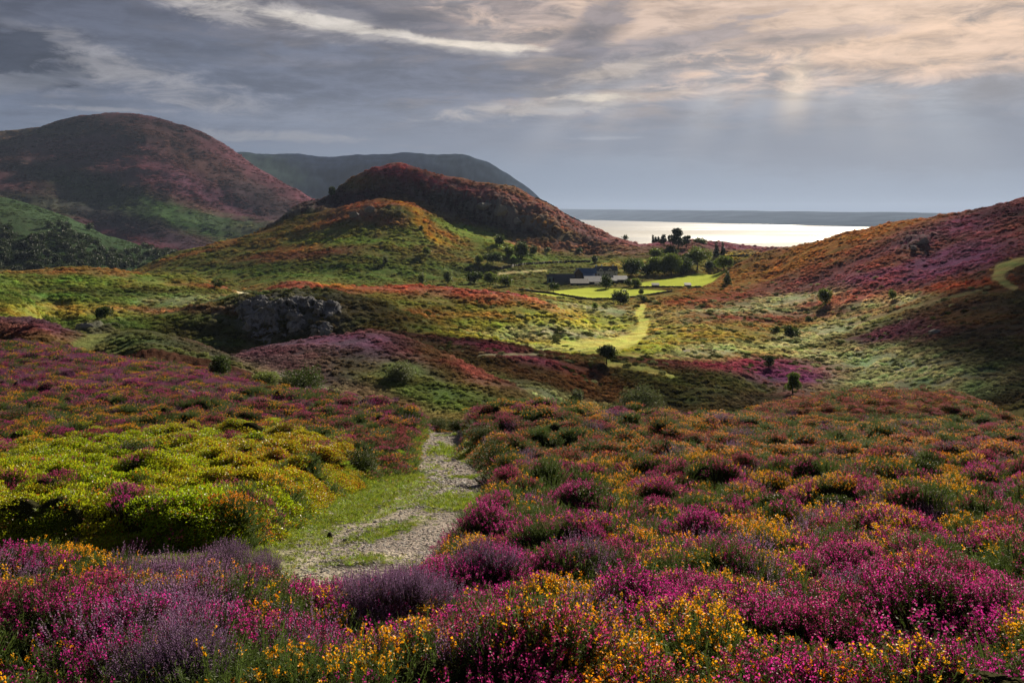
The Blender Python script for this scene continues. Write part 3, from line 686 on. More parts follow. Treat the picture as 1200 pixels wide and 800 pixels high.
# ------------------------------------------------------------------ sea and far shore
def sea():
    m_, t, out = new_mat("sea_water")
    geo = t.node('ShaderNodeNewGeometry'); sp = t.node('ShaderNodeSeparateXYZ'); t.l.new(geo.outputs['Position'], sp.inputs[0])
    band_ = t.noise(t.vec(t.mul(sp.outputs[0], .00022), t.mul(sp.outputs[1], .0011), 0), 1.0, 5, .6, .8)
    w = t.noise(geo.outputs['Position'], .02, 6, .7)
    bmp = t.node('ShaderNodeBump'); bmp.inputs['Distance'].default_value = 6.0; bmp.inputs['Strength'].default_value = .6; t.l.new(w, bmp.inputs['Height'])
    rg = t.ramp(band_, .44, .56, .46, .80)
    p = principled(t, t.mix(t.ramp(band_, .40, .60), (.10, .12, .14, 1), (.28, .26, .22, 1)), rg, .7, bmp.outputs[0])
    p.inputs['IOR'].default_value = 1.45
    t.l.new(p.outputs[0], out.inputs[0])
    V = [(-9000, 1150, -150), (34000, 1150, -150), (34000, 30000, -150), (-9000, 30000, -150)]
    n = 24; X, Y = np.meshgrid(np.linspace(-30000, 40000, n), np.geomspace(2150, 40000, n))
    V = np.stack([X, Y, np.full(X.shape, -150.0)], -1).reshape(-1, 3); idx = np.arange(n * n).reshape(n, n)
    Fq = np.stack([idx[:-1, :-1], idx[:-1, 1:], idx[1:, 1:], idx[1:, :-1]], -1).reshape(-1, 4)
    o = link('sea', mesh_np('sea', V, Fq, False, mats=[m_])); tag(o, 'bright sunlit sea and wet sands beyond the valley', kind='structure')
    # far shore: a low strip of land, its near edge running closer on the right
    xs = np.linspace(500, 1500, 200); ys = np.linspace(0, 1, 24)
    P, Q = np.meshgrid(xs, ys)
    near_row = 258.0 + (P - 690) / 310 * 8.2
    Yn = 150 * F / (near_row - HZ); Yn = np.clip(Yn, 8800, 26000)
    Yf = Yn + 9000; YY = Yn + (Yf - Yn) * Q
    H_ = 150 * (1 - np.clip(0, 0, 1)) + 20 * fbm(P / 40, Q * 3, 3) * 2 + 40 * fbm(P / 150, Q, 2)
    Zz = -152 + (H_ + 22 + Yn * .0012) * sstep(Q, 0, .6) 
    top = (HZ - (245.3 + (P - 690) * 0.010 + 1.0 * fbm(P / 60, Q * 0, 4))); Zt = top / F * YY
    Zz = -152 + (Zt + 152) * sstep(Q, 0, .75) * (1 - .15 * sstep(Q, .8, 1.0))
    V = np.stack([(P - 600) / F * YY, YY, Zz], -1).reshape(-1, 3); n0, n1 = P.shape; idx = np.arange(n0 * n1).reshape(n0, n1)
    Fq = np.stack([idx[:-1, :-1], idx[:-1, 1:], idx[1:, 1:], idx[1:, :-1]], -1).reshape(-1, 4)
    m2, t2, o2 = new_mat('far_shore_hazy_land'); g2 = t2.node('ShaderNodeNewGeometry'); n2 = t2.ramp(t2.noise(g2.outputs['Position'], .0016, 6, .65), .35, .65, .5, 1.6)
    d2 = t2.node('ShaderNodeBsdfDiffuse'); t2.put(d2.inputs[0], t2.mix(1.0, (.055, .075, .10, 1), t2.vec(n2, n2, n2), 'MULTIPLY')); t2.l.new(d2.outputs[0], o2.inputs[0])  # distance haze is mixed into this blue land colour
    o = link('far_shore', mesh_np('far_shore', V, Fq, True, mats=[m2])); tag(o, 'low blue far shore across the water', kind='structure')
sea()
def haze():
    m_, t, out = new_mat("haze_air")
    v = t.node('ShaderNodeVolumePrincipled'); v.inputs['Color'].default_value = (.44, .57, .84, 1); v.inputs['Density'].default_value = HAZE; v.inputs['Anisotropy'].default_value = .2
    t.l.new(v.outputs[0], out.inputs['Volume'])
    bm = bmesh.new(); bmesh.ops.create_cube(bm, size=1.0)
    x0, x1, y0, y1, z0, z1 = -42000, 52000, -1500, 45000, -420, 480
    for w_ in bm.verts:
        w_.co = ((x0 + x1) / 2 + w_.co.x * (x1 - x0), (y0 + y1) / 2 + w_.co.y * (y1 - y0), (z0 + z1) / 2 + w_.co.z * (z1 - z0))
    me = bpy.data.meshes.new('haze'); bm.to_mesh(me); bm.free()
    o = link('haze', me, m_); tag(o, 'thin blue haze over moor, hills and sea', kind='stuff')
HAZE = 3.2e-5
haze()
# ------------------------------------------------------------------ unseen cloud meshes added overhead to block sun from chosen slopes
def shade_cloud(label, X, Y, Zt, rx, ry, n, seed, h=2600.0):
    """an out-of-frame cloud added at height h to keep sun off the ground round (X, Y, Zt)"""
    r = random.Random(seed); k = (h - Zt) / SUNV.z; c0 = Vector((X, Y, Zt)) + SUNV * k
    bm = bmesh.new()
    for i in range(n):
        a = r.random() * 6.283; q = math.sqrt(r.random()) * .85; s_ = r.uniform(.28, .5)
        ret = bmesh.ops.create_icosphere(bm, subdivisions=3, radius=1)
        cx, cy = math.cos(a) * q * rx, math.sin(a) * q * ry; rr = s_ * (rx + ry) * .5
        for v in ret['verts']:
            d = v.co.copy(); w_ = 1 + .22 * math.sin(d.x * 5 + seed + i) * math.sin(d.y * 6 + i) + .12 * math.sin(d.z * 9 + d.x * 7)
            v.co = Vector((cx + d.x * rr * w_ * rx / (rx + ry) * 2, cy + d.y * rr * w_ * ry / (rx + ry) * 2, d.z * rr * .30 * w_))
    me = bpy.data.meshes.new('cloud'); bm.to_mesh(me); bm.free()
    for f_ in me.polygons: f_.use_smooth = True
    o = link('cloud', me, M_SHADE_CLOUD); o.location = c0; tag(o, label, kind='structure'); return o
M_SHADE_CLOUD = simple('shade_cloud_white', (.8, .8, .8), 1.0, .05, .01)
shade_cloud('unseen cloud added to shade the right hand slope', 212, 285, -40, 92, 110, 9, 3)
shade_cloud('unseen cloud added to shade the rocky hill', -45, 287, -35, 105, 33, 8, 4)
shade_cloud('unseen cloud added to shade the gully below the lone hawthorn', 48, 218, -45, 62, 17, 5, 9)
shade_cloud('unseen cloud added to shade the steep flank of the middle hill', -110, 1000, 20, 120, 60, 5, 6)
# ------------------------------------------------------------------ plant pieces
class PB:
    """collects small leaf and petal faces"""
    def __init__(s, seed): s.V = []; s.F = []; s.M = []; s.n = 0; s.r = np.random.default_rng(seed)
    def kites(s, P, D, L, W, m, cup=0.15):
        P = np.asarray(P, float).reshape(-1, 3); D = np.asarray(D, float).reshape(-1, 3); k = len(P)
        D = D / (np.linalg.norm(D, axis=1, keepdims=True) + 1e-9)
        R_ = s.r.normal(size=(k, 3)); S_ = np.cross(D, R_); S_ /= np.linalg.norm(S_, axis=1, keepdims=True) + 1e-9
        N = np.cross(S_, D)
        L = np.broadcast_to(L, (k,))[:, None]; W = np.broadcast_to(W, (k,))[:, None]
        a = P; b_ = P + D * L * .5 + S_ * W * .5 + N * W * cup; c = P + D * L; d = P + D * L * .5 - S_ * W * .5 + N * W * cup
        s.V.append(np.stack([a, b_, c, d], 1).reshape(-1, 3))
        i = s.n + np.arange(k)[:, None] * 4 + np.arange(4); s.F.append(i); s.n += 4 * k
        s.M.append(np.full(k, m))
    def blades(s, A, B, W, m):
        """thin stems from A to B"""
        A = np.asarray(A).reshape(-1, 3); B = np.asarray(B).reshape(-1, 3); k = len(A); D = B - A
        R_ = s.r.normal(size=(k, 3)); S_ = np.cross(D, R_); S_ /= np.linalg.norm(S_, axis=1, keepdims=True) + 1e-9
        W = np.broadcast_to(W, (k,))[:, None]
        s.V.append(np.stack([A - S_ * W, A + S_ * W, B + S_ * W * .5, B - S_ * W * .5], 1).reshape(-1, 3))
        i = s.n + np.arange(k)[:, None] * 4 + np.arange(4); s.F.append(i); s.n += 4 * k; s.M.append(np.full(k, m))
    def mesh(s, name, mats): return mesh_np(name, np.concatenate(s.V), np.concatenate(s.F), True, np.concatenate(s.M), mats)

def dome_stems(r, n, R0, H, lean=.6):
    rad = R0 * np.sqrt(r.random(n)); th = r.random(n) * 2 * np.pi
    B = np.stack([rad * np.cos(th) * .55, rad * np.sin(th) * .55, np.full(n, -.06)], -1)
    hh = H * (1 - .45 * (rad / R0) ** 2) * (.8 + .35 * r.random(n))
    T = np.stack([rad * np.cos(th) * (1 + lean * .3), rad * np.sin(th) * (1 + lean * .3), hh], -1)
    return B, T
def unit(a): return a / (np.linalg.norm(a, axis=-1, keepdims=True) + 1e-9)
def lerp(A, B, k): return A + (B - A) * k

M_STEM = leafy('heather_stem', (.07, .045, .03), .1)
M_HLEAF = leafy('heather_leaf', (.042, .070, .020), .35, None, spec=.1)
M_BELL = leafy('bell_heather_flower', (1, 1, 1), .42, 'tint', .55, .45, tcol=(1.35, 1.1, 1.3))
M_LING = leafy('ling_flower', (1, 1, 1), .35, 'tint', .6, .35, tcol=(1.2, 1.1, 1.2))
M_GORSE = leafy('gorse_spine', (.085, .130, .042), .3, None, .55, .5, .2)
M_GFLOW = leafy('gorse_flower', (1, 1, 1), .4, 'tint', .5, .3, tcol=(1.3, 1.2, .8))
M_BILB = leafy('bilberry_leaf', (1, 1, 1), .50, 'tint', .45, .5, .3, tcol=(1.3, 1.35, .6))
M_BRED = leafy('bilberry_red_leaf', (.34, .11, .02), .45, None, .4, .4, .5)
M_GRASS = leafy('grass_blade', (1, 1, 1), .5, 'tint', .5, .4, .3)
M_COVER = leafy('moor_shrub_leaf', (1, 1, 1), .40, 'tint', .8, .30, 0, tcol=(1.25, 1.15, .95))

def bell(seed, n=62, dense=1.0, fl=11):
    b = PB(seed); r = b.r; B, T = dome_stems(r, n, .21, .27)
    D = unit(T - B); b.blades(B, T, .0022, 0)
    for k in np.linspace(.30, .92, 10):
        P = lerp(B, T, k); b.kites(P, D * .5 + r.normal(size=P.shape) * .6, .024, .0075, 1)
    f = r.random(n) < dense; T, D = T[f], D[f]; n = len(T)
    for j in range(fl):
        P = T - D * (r.random((n, 1)) * .055) + r.normal(size=T.shape) * .006
        b.kites(P, unit(r.normal(size=P.shape)) + D * .3 + np.array([0, 0, -.2]), .0135, .011, 2, .3)
    return b.mesh('bell_heather', [M_STEM, M_HLEAF, M_BELL])
def ling(seed, n=58):
    b = PB(seed); r = b.r; B, T = dome_stems(r, n, .22, .30, .9); T[:, 2] += .03
    D = unit(T - B); b.blades(B, T + D * .02, .002, 0)
    for k in np.linspace(.25, .66, 6):
        P = lerp(B, T, k); b.kites(P, D * .8 + r.normal(size=P.shape) * .5, .020, .006, 1)
    for k in np.linspace(.50, 1.03, 15):
        P = lerp(B, T, k) + r.normal(size=T.shape) * .003; b.kites(P, D * .9 + r.normal(size=P.shape) * .55, .013, .0085 * (1.25 - .5 * k), 2, .2)
    return b.mesh('ling_heather', [M_STEM, M_HLEAF, M_LING])
def gorse(seed, n=52, fl=.45):
    b = PB(seed); r = b.r; B, T = dome_stems(r, n, .22, .28, .8)
    D = unit(T - B); b.blades(B, T, .004, 0)
    for k in np.linspace(.15, 1.0, 19):
        P = lerp(B, T, k); dd = D * .55 + unit(r.normal(size=P.shape)) * .8; b.kites(P, dd, .034 * (1.2 - .4 * k), .0055, 0)
    f = r.random(n) < fl; P0 = T[f]; D0 = D[f]
    for j in range(9):
        P = P0 - D0 * (r.random((len(P0), 1)) * .045) + r.normal(size=P0.shape) * .006; b.kites(P, unit(r.normal(size=P.shape)) + D0 * .5, .0165, .013, 1, .35)
    return b.mesh('gorse', [M_GORSE, M_GFLOW])
def bilberry(seed, n=720, red=.12):
    b = PB(seed); r = b.r; th = r.random(n) * 2 * np.pi; ph = np.arccos(r.random(n) ** .8)
    N = np.stack([np.sin(ph) * np.cos(th), np.sin(ph) * np.sin(th), np.cos(ph)], -1)
    P = N * np.array([.25, .25, .24]) * (.55 + .5 * r.random((n, 1)) ** .6); P[:, 2] -= .02
    isr = r.random(n) < red
    D = N * .5 + r.normal(size=P.shape) * .6 + np.array([0, 0, .35])
    b.kites(P[~isr], D[~isr], .040, .024, 0, .12); b.kites(P[isr], D[isr], .040, .024, 1, .12)
    B, T = dome_stems(r, 24, .2, .2); b.blades(B, T, .003, 2)
    return b.mesh('bilberry', [M_BILB, M_BRED, M_STEM])
def tuft(seed, n=54, L=.10, W=.0028):
    b = PB(seed); r = b.r; th = r.random(n) * 6.283; rd = .05 * np.sqrt(r.random(n))
    B = np.stack([rd * np.cos(th), rd * np.sin(th), np.full(n, -.01)], -1); T = B + np.stack([np.cos(th) * .04, np.sin(th) * .04, np.ones(n) * L * (.5 + .6 * r.random(n))], -1) + r.normal(size=(n, 3)) * .014
    b.blades(B, T, W, 0); return b.mesh('grass_tuft', [M_GRASS])
def shrub_low(seed, n=380, flat=.5, L=.13, W=.10):
    """low moorland bush seen from afar: a cushion of leafy shoots, radius about half a metre"""
    b = PB(seed); r = b.r; th = r.random(n) * 2 * np.pi; ph = np.arccos(r.random(n) ** .8)
    N = np.stack([np.sin(ph) * np.cos(th), np.sin(ph) * np.sin(th), np.cos(ph)], -1)
    lump = 1 + .25 * np.sin(3 * th + seed) * np.sin(2 * ph * 2 + seed)
    P = N * np.array([.5, .5, flat]) * (.62 + .4 * r.random((n, 1))) * lump[:, None]; P[:, 2] -= .05
    b.kites(P, N * .45 + r.normal(size=P.shape) * .7 + np.array([0, 0, .25]), L, W, 0, .15)
    return b.mesh('low_shrub', [M_COVER])
def chips(seed):
    r = np.random.default_rng(seed); bm = bmesh.new(); bmesh.ops.create_icosphere(bm, subdivisions=1, radius=1)
    for v in bm.verts: v.co = Vector((v.co.x * r.uniform(.75, 1.2), v.co.y * r.uniform(.6, 1.0), v.co.z * r.uniform(.25, .5)))
    me = bpy.data.meshes.new('stone_chip'); bm.to_mesh(me); bm.free()
    me.materials.append(M_CHIP); return me
def mk_chip():
    m_, t, out = new_mat('track_stone')
    a = t.node('ShaderNodeAttribute'); a.attribute_type = 'INSTANCER'; a.attribute_name = 'tint'
    tc = t.node('ShaderNodeTexCoord'); n = t.ramp(t.noise(tc.outputs['Object'], 3, 5, .6), .3, .7, .75, 1.25)
    t.l.new(principled(t, t.mix(1.0, a.outputs['Color'], t.vec(n, n, n), 'MULTIPLY'), .75, .35).outputs[0], out.inputs[0]); return m_
M_CHIP = mk_chip()

def scatter(name, P, scl, idx, tint, protos, label, lean=.18, rots=None):
    """many plants as one object: points carry size, turn and colour, geometry nodes set a plant on each"""
    k = len(P); me = bpy.data.meshes.new(name)
    me.vertices.add(k); me.vertices.foreach_set('co', np.asarray(P, np.float32).ravel())
    def att(nm, typ, dom, arr, field_):
        a = me.attributes.new(nm, typ, dom); a.data.foreach_set(field_, np.ascontiguousarray(arr).ravel())
    if rots is None: rots = np.stack([RNG.normal(size=k) * lean, RNG.normal(size=k) * lean, RNG.random(k) * 6.283], -1)
    scl = np.asarray(scl, float)
    if scl.ndim == 1: scl = np.repeat(scl[:, None], 3, 1) * (1 + RNG.normal(size=(k, 3)) * .10)
    att('turn', 'FLOAT_VECTOR', 'POINT', rots.astype(np.float32), 'vector'); att('size', 'FLOAT_VECTOR', 'POINT', scl.astype(np.float32), 'vector')
    att('pick', 'INT', 'POINT', np.asarray(idx, np.int32), 'value')
    att('tint', 'FLOAT_COLOR', 'POINT', np.concatenate([tint, np.ones((k, 1))], 1).astype(np.float32), 'color')
    o = link(name, me)
    pc = bpy.data.collections.new(name + '_kinds')
    for i, pm in enumerate(protos): pc.objects.link(bpy.data.objects.new(f'{name}_kind_{i:02d}', pm))
    ng = bpy.data.node_groups.new(name + '_plants', 'GeometryNodeTree')
    ng.interface.new_socket('Geometry', in_out='INPUT', socket_type='NodeSocketGeometry'); ng.interface.new_socket('Geometry', in_out='OUTPUT', socket_type='NodeSocketGeometry')
    N = ng.nodes; L = ng.links
    gi, go = N.new('NodeGroupInput'), N.new('NodeGroupOutput'); m2p = N.new('GeometryNodeMeshToPoints'); iop = N.new('GeometryNodeInstanceOnPoints')
    ci = N.new('GeometryNodeCollectionInfo'); ci.inputs['Collection'].default_value = pc; ci.inputs['Separate Children'].default_value = True; ci.inputs['Reset Children'].default_value = True
    def na(nm, typ): n = N.new('GeometryNodeInputNamedAttribute'); n.data_type = typ; n.inputs['Name'].default_value = nm; return n.outputs['Attribute']
    e2r = N.new('FunctionNodeEulerToRotation')
    L.new(gi.outputs[0], m2p.inputs[0]); L.new(m2p.outputs[0], iop.inputs['Points']); L.new(ci.outputs[0], iop.inputs['Instance'])
    iop.inputs['Pick Instance'].default_value = True
    L.new(na('pick', 'INT'), iop.inputs['Instance Index']); L.new(na('turn', 'FLOAT_VECTOR'), e2r.inputs[0]); L.new(e2r.outputs[0], iop.inputs['Rotation']); L.new(na('size', 'FLOAT_VECTOR'), iop.inputs['Scale'])
    L.new(iop.outputs[0], go.inputs[0])
    md_ = o.modifiers.new('plants', 'NODES'); md_.node_group = ng
    tag(o, label, kind='stuff'); return o

# ------------------------------------------------------------------ the near moor, 4.6 to 130 m
def samp(A, px, Y): return bil(A, *fxy(px, Y))
def near_points(Y0, Y1, per_m2, extra=1.25):
    area = .5 * (Y1 ** 2 - Y0 ** 2) * 1200 / F * extra; k = int(area * per_m2)
    Y = np.sqrt(Y0 ** 2 + (Y1 ** 2 - Y0 ** 2) * RNG.random(k)); px = 600 + (RNG.random(k) - .5) * 1200 * extra
    return px, Y
PXN, YN, SN = [], [], []
for a_, b_, d_, s_ in ((4.2, 12, 48, .95), (12, 26, 26, 1.1), (26, 48, 11, 1.6), (48, 80, 6.0, 1.9), (80, 113, 3.4, 2.4)):
    p_, y_ = near_points(a_, b_, d_, 1.9 if b_ < 30 else 1.5); PXN.append(p_); YN.append(y_); SN.append(np.full(len(p_), s_))
PXN = np.concatenate(PXN); YN = np.concatenate(YN); SN = np.concatenate(SN)
_td = samp(track_d, PXN, YN)
_py = samp(QB, PXN, YN); _pv = samp(PYV, PXN, YN)
XN = (PXN - 600) / F * YN
keep = (_td > 1.06 + .10 * perlin(XN / .5, YN / .5)) & (samp(PYV, PXN, YN) < 900)
PXN, YN, SN, _td, _py, XN = [a[keep] for a in (PXN, YN, SN, _td, _py, XN)]
ZN = samp(Z, PXN, YN)
def bz(px, py, rx, ry, rot=0., Y0=0, Y1=1e9): return blobm(px, py, rx, ry, rot, Y0, Y1, (PXN, _py, YN))
g1 = fbm(XN / 1.5, YN / 1.1, 3) * 2; g2 = fbm(XN / 1.4 + 60, YN / 1.0, 3) * 2; g3 = fbm(XN / 1.7 - 60, YN / 1.2 + 9, 3) * 2; g4 = fbm(XN / 5 + 7, YN / 4, 2) * 2
jit = lambda: RNG.normal(size=len(XN)) * .55
# scores: 0 bell, 1 ling, 2 gorse in flower, 3 bilberry, 4 dark gorse, 5 fresh green shoots
left_up = np.clip(bz(150, 450, 330, 50), 0, 1) * 1.3
S0 = .72 + 1.5 * g1 + jit() + .5 * bz(650, 760, 700, 120) + .5 * bz(420, 500, 120, 40) + .4 * bz(700, 630, 300, 50)
S1 = -.75 + 1.4 * g2 + jit() + 1.15 * np.clip(bz(120, 435, 300, 42), 0, 1) * (YN > 34) + 2.8 * bz(275, 668, 60, 26) + 2.6 * bz(480, 715, 75, 34) + 2.2 * bz(190, 800, 60, 30) + 2.2 * bz(700, 655, 60, 14) * 0 + 1.0 * bz(560, 655, 40, 15)
S2 = .16 + 1.5 * g3 + jit() + .8 * bz(820, 535, 420, 42) + .35 * bz(1000, 640, 300, 90) + .7 * bz(80, 500, 160, 20) + .6 * bz(60, 710, 300, 34)
bil_z = np.clip(bz(60, 585, 210, 62) + bz(230, 580, 170, 55, .15) + bz(370, 568, 90, 40, .3) + bz(110, 640, 130, 26) + .6 * bz(300, 520, 120, 22), 0, 1)
S3 = -1.9 + .6 * g2 + jit() + 4.6 * bil_z
S4 = .12 + 1.6 * g4 - .9 * g1 + jit() + .5 * bz(640, 520, 60, 30) + .3 * bz(200, 690, 130, 25) + .6 * bz(760, 770, 160, 40) + .5 * bz(900, 560, 500, 30) * g4
S5 = -.05 + 1.3 * fbm(XN / 1.8 + 200, YN / 1.4, 3) * 2 + jit() + .6 * bz(620, 700, 260, 60) + .5 * bz(820, 620, 120, 40) + .5 * bz(120, 500, 200, 30)
_bh, _bi, _bj = bushes(XN, YN)
for q_, s_ in enumerate((S0, S1, S2, S3, S4, S5)):      # each bush is mostly of one kind
    s_ += (_perm[(_bi * 7 + q_ * 601) & 4095] / 4095. - .5) * 1.5 * (YN > 7) + (_perm[(_bj * 7 + q_ * 301) & 4095] / 4095. - .5) * .9
dipz = sstep(YN, 54, 60) * sstep(YN, 76, 70) * sstep(PXN, 740, 860); S4 += 1.6 * dipz; ambz = sstep(YN, 70, 78) * sstep(PXN, 740, 860); S0 += .9 * ambz; S1 -= 2 * ambz  # dark gorse thickened here to stand for the hollow's shade
SP = np.argmax(np.stack([S0, S1, S2, S3, S4, S5]), 0)
NV = 4
protos = []
for i in range(NV): protos.append(bell(100 + i, [66, 54, 74, 60][i], [.55, .36, .72, .46][i]))
for i in range(NV): protos.append(ling(200 + i, [58, 70, 46, 60][i]))
for i in range(NV): protos.append(gorse(300 + i, 50, [.6, .38, .75, .3][i]))
for i in range(NV): protos.append(bilberry(400 + i, 400, [.06, .12, .2, .35][i]))
for i in range(NV): protos.append(gorse(500 + i, 60, [0, .03, 0, .08][i]))
for i in range(NV): protos.append(gorse(600 + i, 40, [0.05, .12, .2, 0][i]))
k = len(XN); var = RNG.integers(0, NV, k)
# bilberry on the lit flank turns red-gold to the right
var = np.where((SP == 3), np.clip((RNG.random(k) * 2.2 + 2.2 * bz(360, 560, 110, 50)).astype(int), 0, 3), var)
IDX = SP * NV + var
tint = np.zeros((k, 3))
rust_z = 0
fade = np.clip(.28 + fbm(XN / 3 + 20, YN / 3, 3) * 1.5 + .40 * bz(800, 535, 420, 40) - .25 * bz(700, 760, 600, 120) + RNG.normal(size=k) * .13, 0, 1)[:, None]
bc = np.array((.60, .035, .33)) * (1 - fade) + np.array((.40, .06, .10)) * fade
rust = np.clip(1.1 * ambz + bz(850, 530, 600, 42) * 1.35 + .3 * bz(150, 480, 300, 20) + fbm(XN / 4 - 20, YN / 4, 2) * .8 - .15, 0, 1)[:, None] * .8
bc = bc * (1 - rust) + np.array((.44, .095, .05)) * rust
lc = np.array((.36, .20, .38)) * (1 + RNG.normal(size=(k, 1)) * .12); lk = np.clip(bz(150, 440, 320, 50) * 1.2, 0, 1)[:, None]; lc = lc * (1 - lk) + np.array((.42, .12, .32)) * lk
gk = np.clip(RNG.random((k, 1)) * .7 + rust * .6, 0, 1); gc = np.array((.95, .56, .02)) * (1 - gk) + np.array((.92, .26, .01)) * gk
mk_ = np.clip(RNG.random((k, 1)) * .5 + fbm(XN / 2, YN / 2, 2)[:, None] + .1 + .7 * bz(380, 555, 110, 45)[:, None], 0, 1)
mc = np.array((.26, .35, .022)) * (1 - mk_) + np.array((.38, .32, .03)) * mk_
for s_, c_ in ((0, bc), (1, lc), (2, gc), (3, mc), (4, gc), (5, gc)): tint = np.where((SP == s_)[:, None], c_, tint)
sz = SN * np.array([1.0, 1.12, 1.0, 1.0, 1.12, .95])[SP] * (.82 + .36 * RNG.random(k))
sz3 = np.repeat(sz[:, None], 3, 1) * (1 + RNG.normal(size=(k, 3)) * .08)
sz3[:, 2] *= np.where(SN > 1.5, .60, .9)
hz_ = np.clip(_td - 1.1, 0, .5) * 2          # lower towards the track
sz3[:, 2] *= .6 + .4 * hz_
PN = np.stack([XN, YN, ZN - .05 + .06 * g1 * (YN < 40)], -1)
names = [('bell_heather', 'magenta and crimson bell heather covering the near moor'), ('ling_heather', 'pale purple ling heather among the bell heather'), ('flowering_gorse', 'low western gorse dotted with golden flowers'),
         ('bilberry_bushes', 'yellow-green bilberry bushes on the bank left of the track'), ('dark_gorse', 'dark green spiny gorse cushions of the near moor'), ('gorse_shoots', 'fresh grey-green gorse shoots between the heather')]
for s_, (nm, lb) in enumerate(names):
    m1 = SP == s_
    scatter(nm, PN[m1], sz3[m1], IDX[m1] - s_ * NV, tint[m1], protos[s_ * NV:(s_ + 1) * NV], lb)
print('near plants', k, round(time.time() - T0, 1))

# turf on the verges, stones on the track
def track_pts(per, Y0, Y1, kind):
    px, Y = near_points(Y0, Y1, per, 1.2); d = samp(track_d, px, Y); k_ = (d < 1.32); px, Y, d = px[k_], Y[k_], d[k_]
    tu = samp(np.clip(turf, 0, 1), px, Y)
    ok = RNG.random(len(px)) < (tu ** 1.2 * (d < 1.3) + (d > 1.0) * .6 if kind == 'g' else (1 - tu) ** 1.5 * (d < 1.05) + .04)
    px, Y = px[ok], Y[ok]; X = (px - 600) / F * Y
    return np.stack([X, Y, samp(Z, px, Y)], -1)
gp = np.concatenate([track_pts(260, 8, 16, 'g'), track_pts(130, 16, 30, 'g'), track_pts(60, 30, 54, 'g')])
gs = np.clip(gp[:, 1] / 22, .55, 1.9) * (.6 + .7 * RNG.random(len(gp)))
gcol = np.array((.20, .26, .04)) * (.7 + .6 * RNG.random((len(gp), 1))) * (1 + .3 * RNG.normal(size=(len(gp), 3)) * .3)
scatter('turf', gp, np.stack([gs * 1.2, gs * 1.2, gs * .42], -1), RNG.integers(0, 3, len(gp)), gcol, [tuft(i, 46, .11, .004) for i in range(3)], 'short bright turf on the verges and middle of the track')
sp_ = np.concatenate([track_pts(420, 9, 17, 's'), track_pts(170, 17, 30, 's'), track_pts(60, 30, 55, 's')])
ss = .010 + .030 * RNG.random(len(sp_)) ** 3 * np.clip(sp_[:, 1] / 15, 1, 1.8); ss = ss * np.clip(sp_[:, 1] / 20, .9, 1.5)
scol = np.array((.36, .325, .305)) * (.45 + .95 * RNG.random((len(sp_), 1))) * (1 + .06 * RNG.normal(size=(len(sp_), 3)))
scatter('gravel', sp_ + np.array([0, 0, .002]), ss, RNG.integers(0, 5, len(sp_)), np.clip(scol, .03, .7), [chips(i) for i in range(5)], 'loose angular stones strewn over the track', .25)

# ------------------------------------------------------------------ low shrubs of the valley and hills, 125 to 1200 m
def mid_points(n, Y0, Y1, row_px):
    i0, i1 = iy(Y0), iy(Y1) - 1; j0, j1 = 60, NX - 60
    dr = np.clip(PYV[i0:i1, j0:j1] - PYV[i0 + 1:i1 + 1, j0:j1], .04, 7) * (VIS[i0:i1, j0:j1] * .95 + .05)
    cdf = np.cumsum(dr.ravel()); u = np.searchsorted(cdf, RNG.random(n) * cdf[-1])
    ii, jj = np.unravel_index(u, dr.shape)
    fy = ii + i0 + RNG.random(n); fx = jj + j0 + RNG.random(n)
    Y = np.exp(np.interp(fy, np.arange(NY), _ly)); px = GX0 + fx * (GX1 - GX0) / (NX - 1)
    return px, Y
pm, Ym = mid_points(270000, 118, 1190, 4)
Xm = (pm - 600) / F * Ym; Zm = samp(Z, pm, Ym)
cm = np.stack([samp(cov[..., i], pm, Ym) for i in range(3)], -1)
fm = samp(field, pm, Ym); pat = fbm(Xm / 5, Ym / 5, 3)
yel = np.clip((cm[:, 1] - .20) * 6, 0, 1) * np.clip((.12 - cm[:, 2]) * 20, 0, 1)      # open grass carries few bushes
ok = (fm < .1) & (samp(lane, pm, Ym) < .35) & (RNG.random(len(pm)) < np.clip(.62 + pat * 1.6 + fbm(Xm / 22 + 3, Ym / 26, 3) * 2.6, .04, 1) * (1 - .88 * yel)) & (samp(rkm, pm, Ym) < .5)
pm, Ym, Xm, Zm, cm, yel = [a[ok] for a in (pm, Ym, Xm, Zm, cm, yel)]
sm = Ym * (.0027 - .0009 * sstep(Ym, 300, 600)) * (.35 + 2.2 * RNG.random(len(pm)) ** 4) + .3
dk = RNG.random((len(pm), 1)); cm = cm * np.where(dk < .2, .55, np.where(dk > .88, 1.35, 1.0)) * (1.6 + .20 * RNG.normal(size=(len(pm), 1)))
sage = np.clip((cm[:, 2] - .09) * 12, 0, 1) * (cm[:, 1] > cm[:, 0])
scatter('moor_shrubs', np.stack([Xm, Ym, Zm - .08 * sm], -1), np.stack([sm * 1.15, sm * 1.15, sm * .95], -1), RNG.integers(0, 6, len(pm)), np.clip(cm, .012, .85), [shrub_low(900 + i, [380, 300, 440, 380, 280, 400][i], [.42, .34, .5, .38, .3, .46][i]) for i in range(6)], 'low heather, gorse and bracken over the valley and hills', .1)
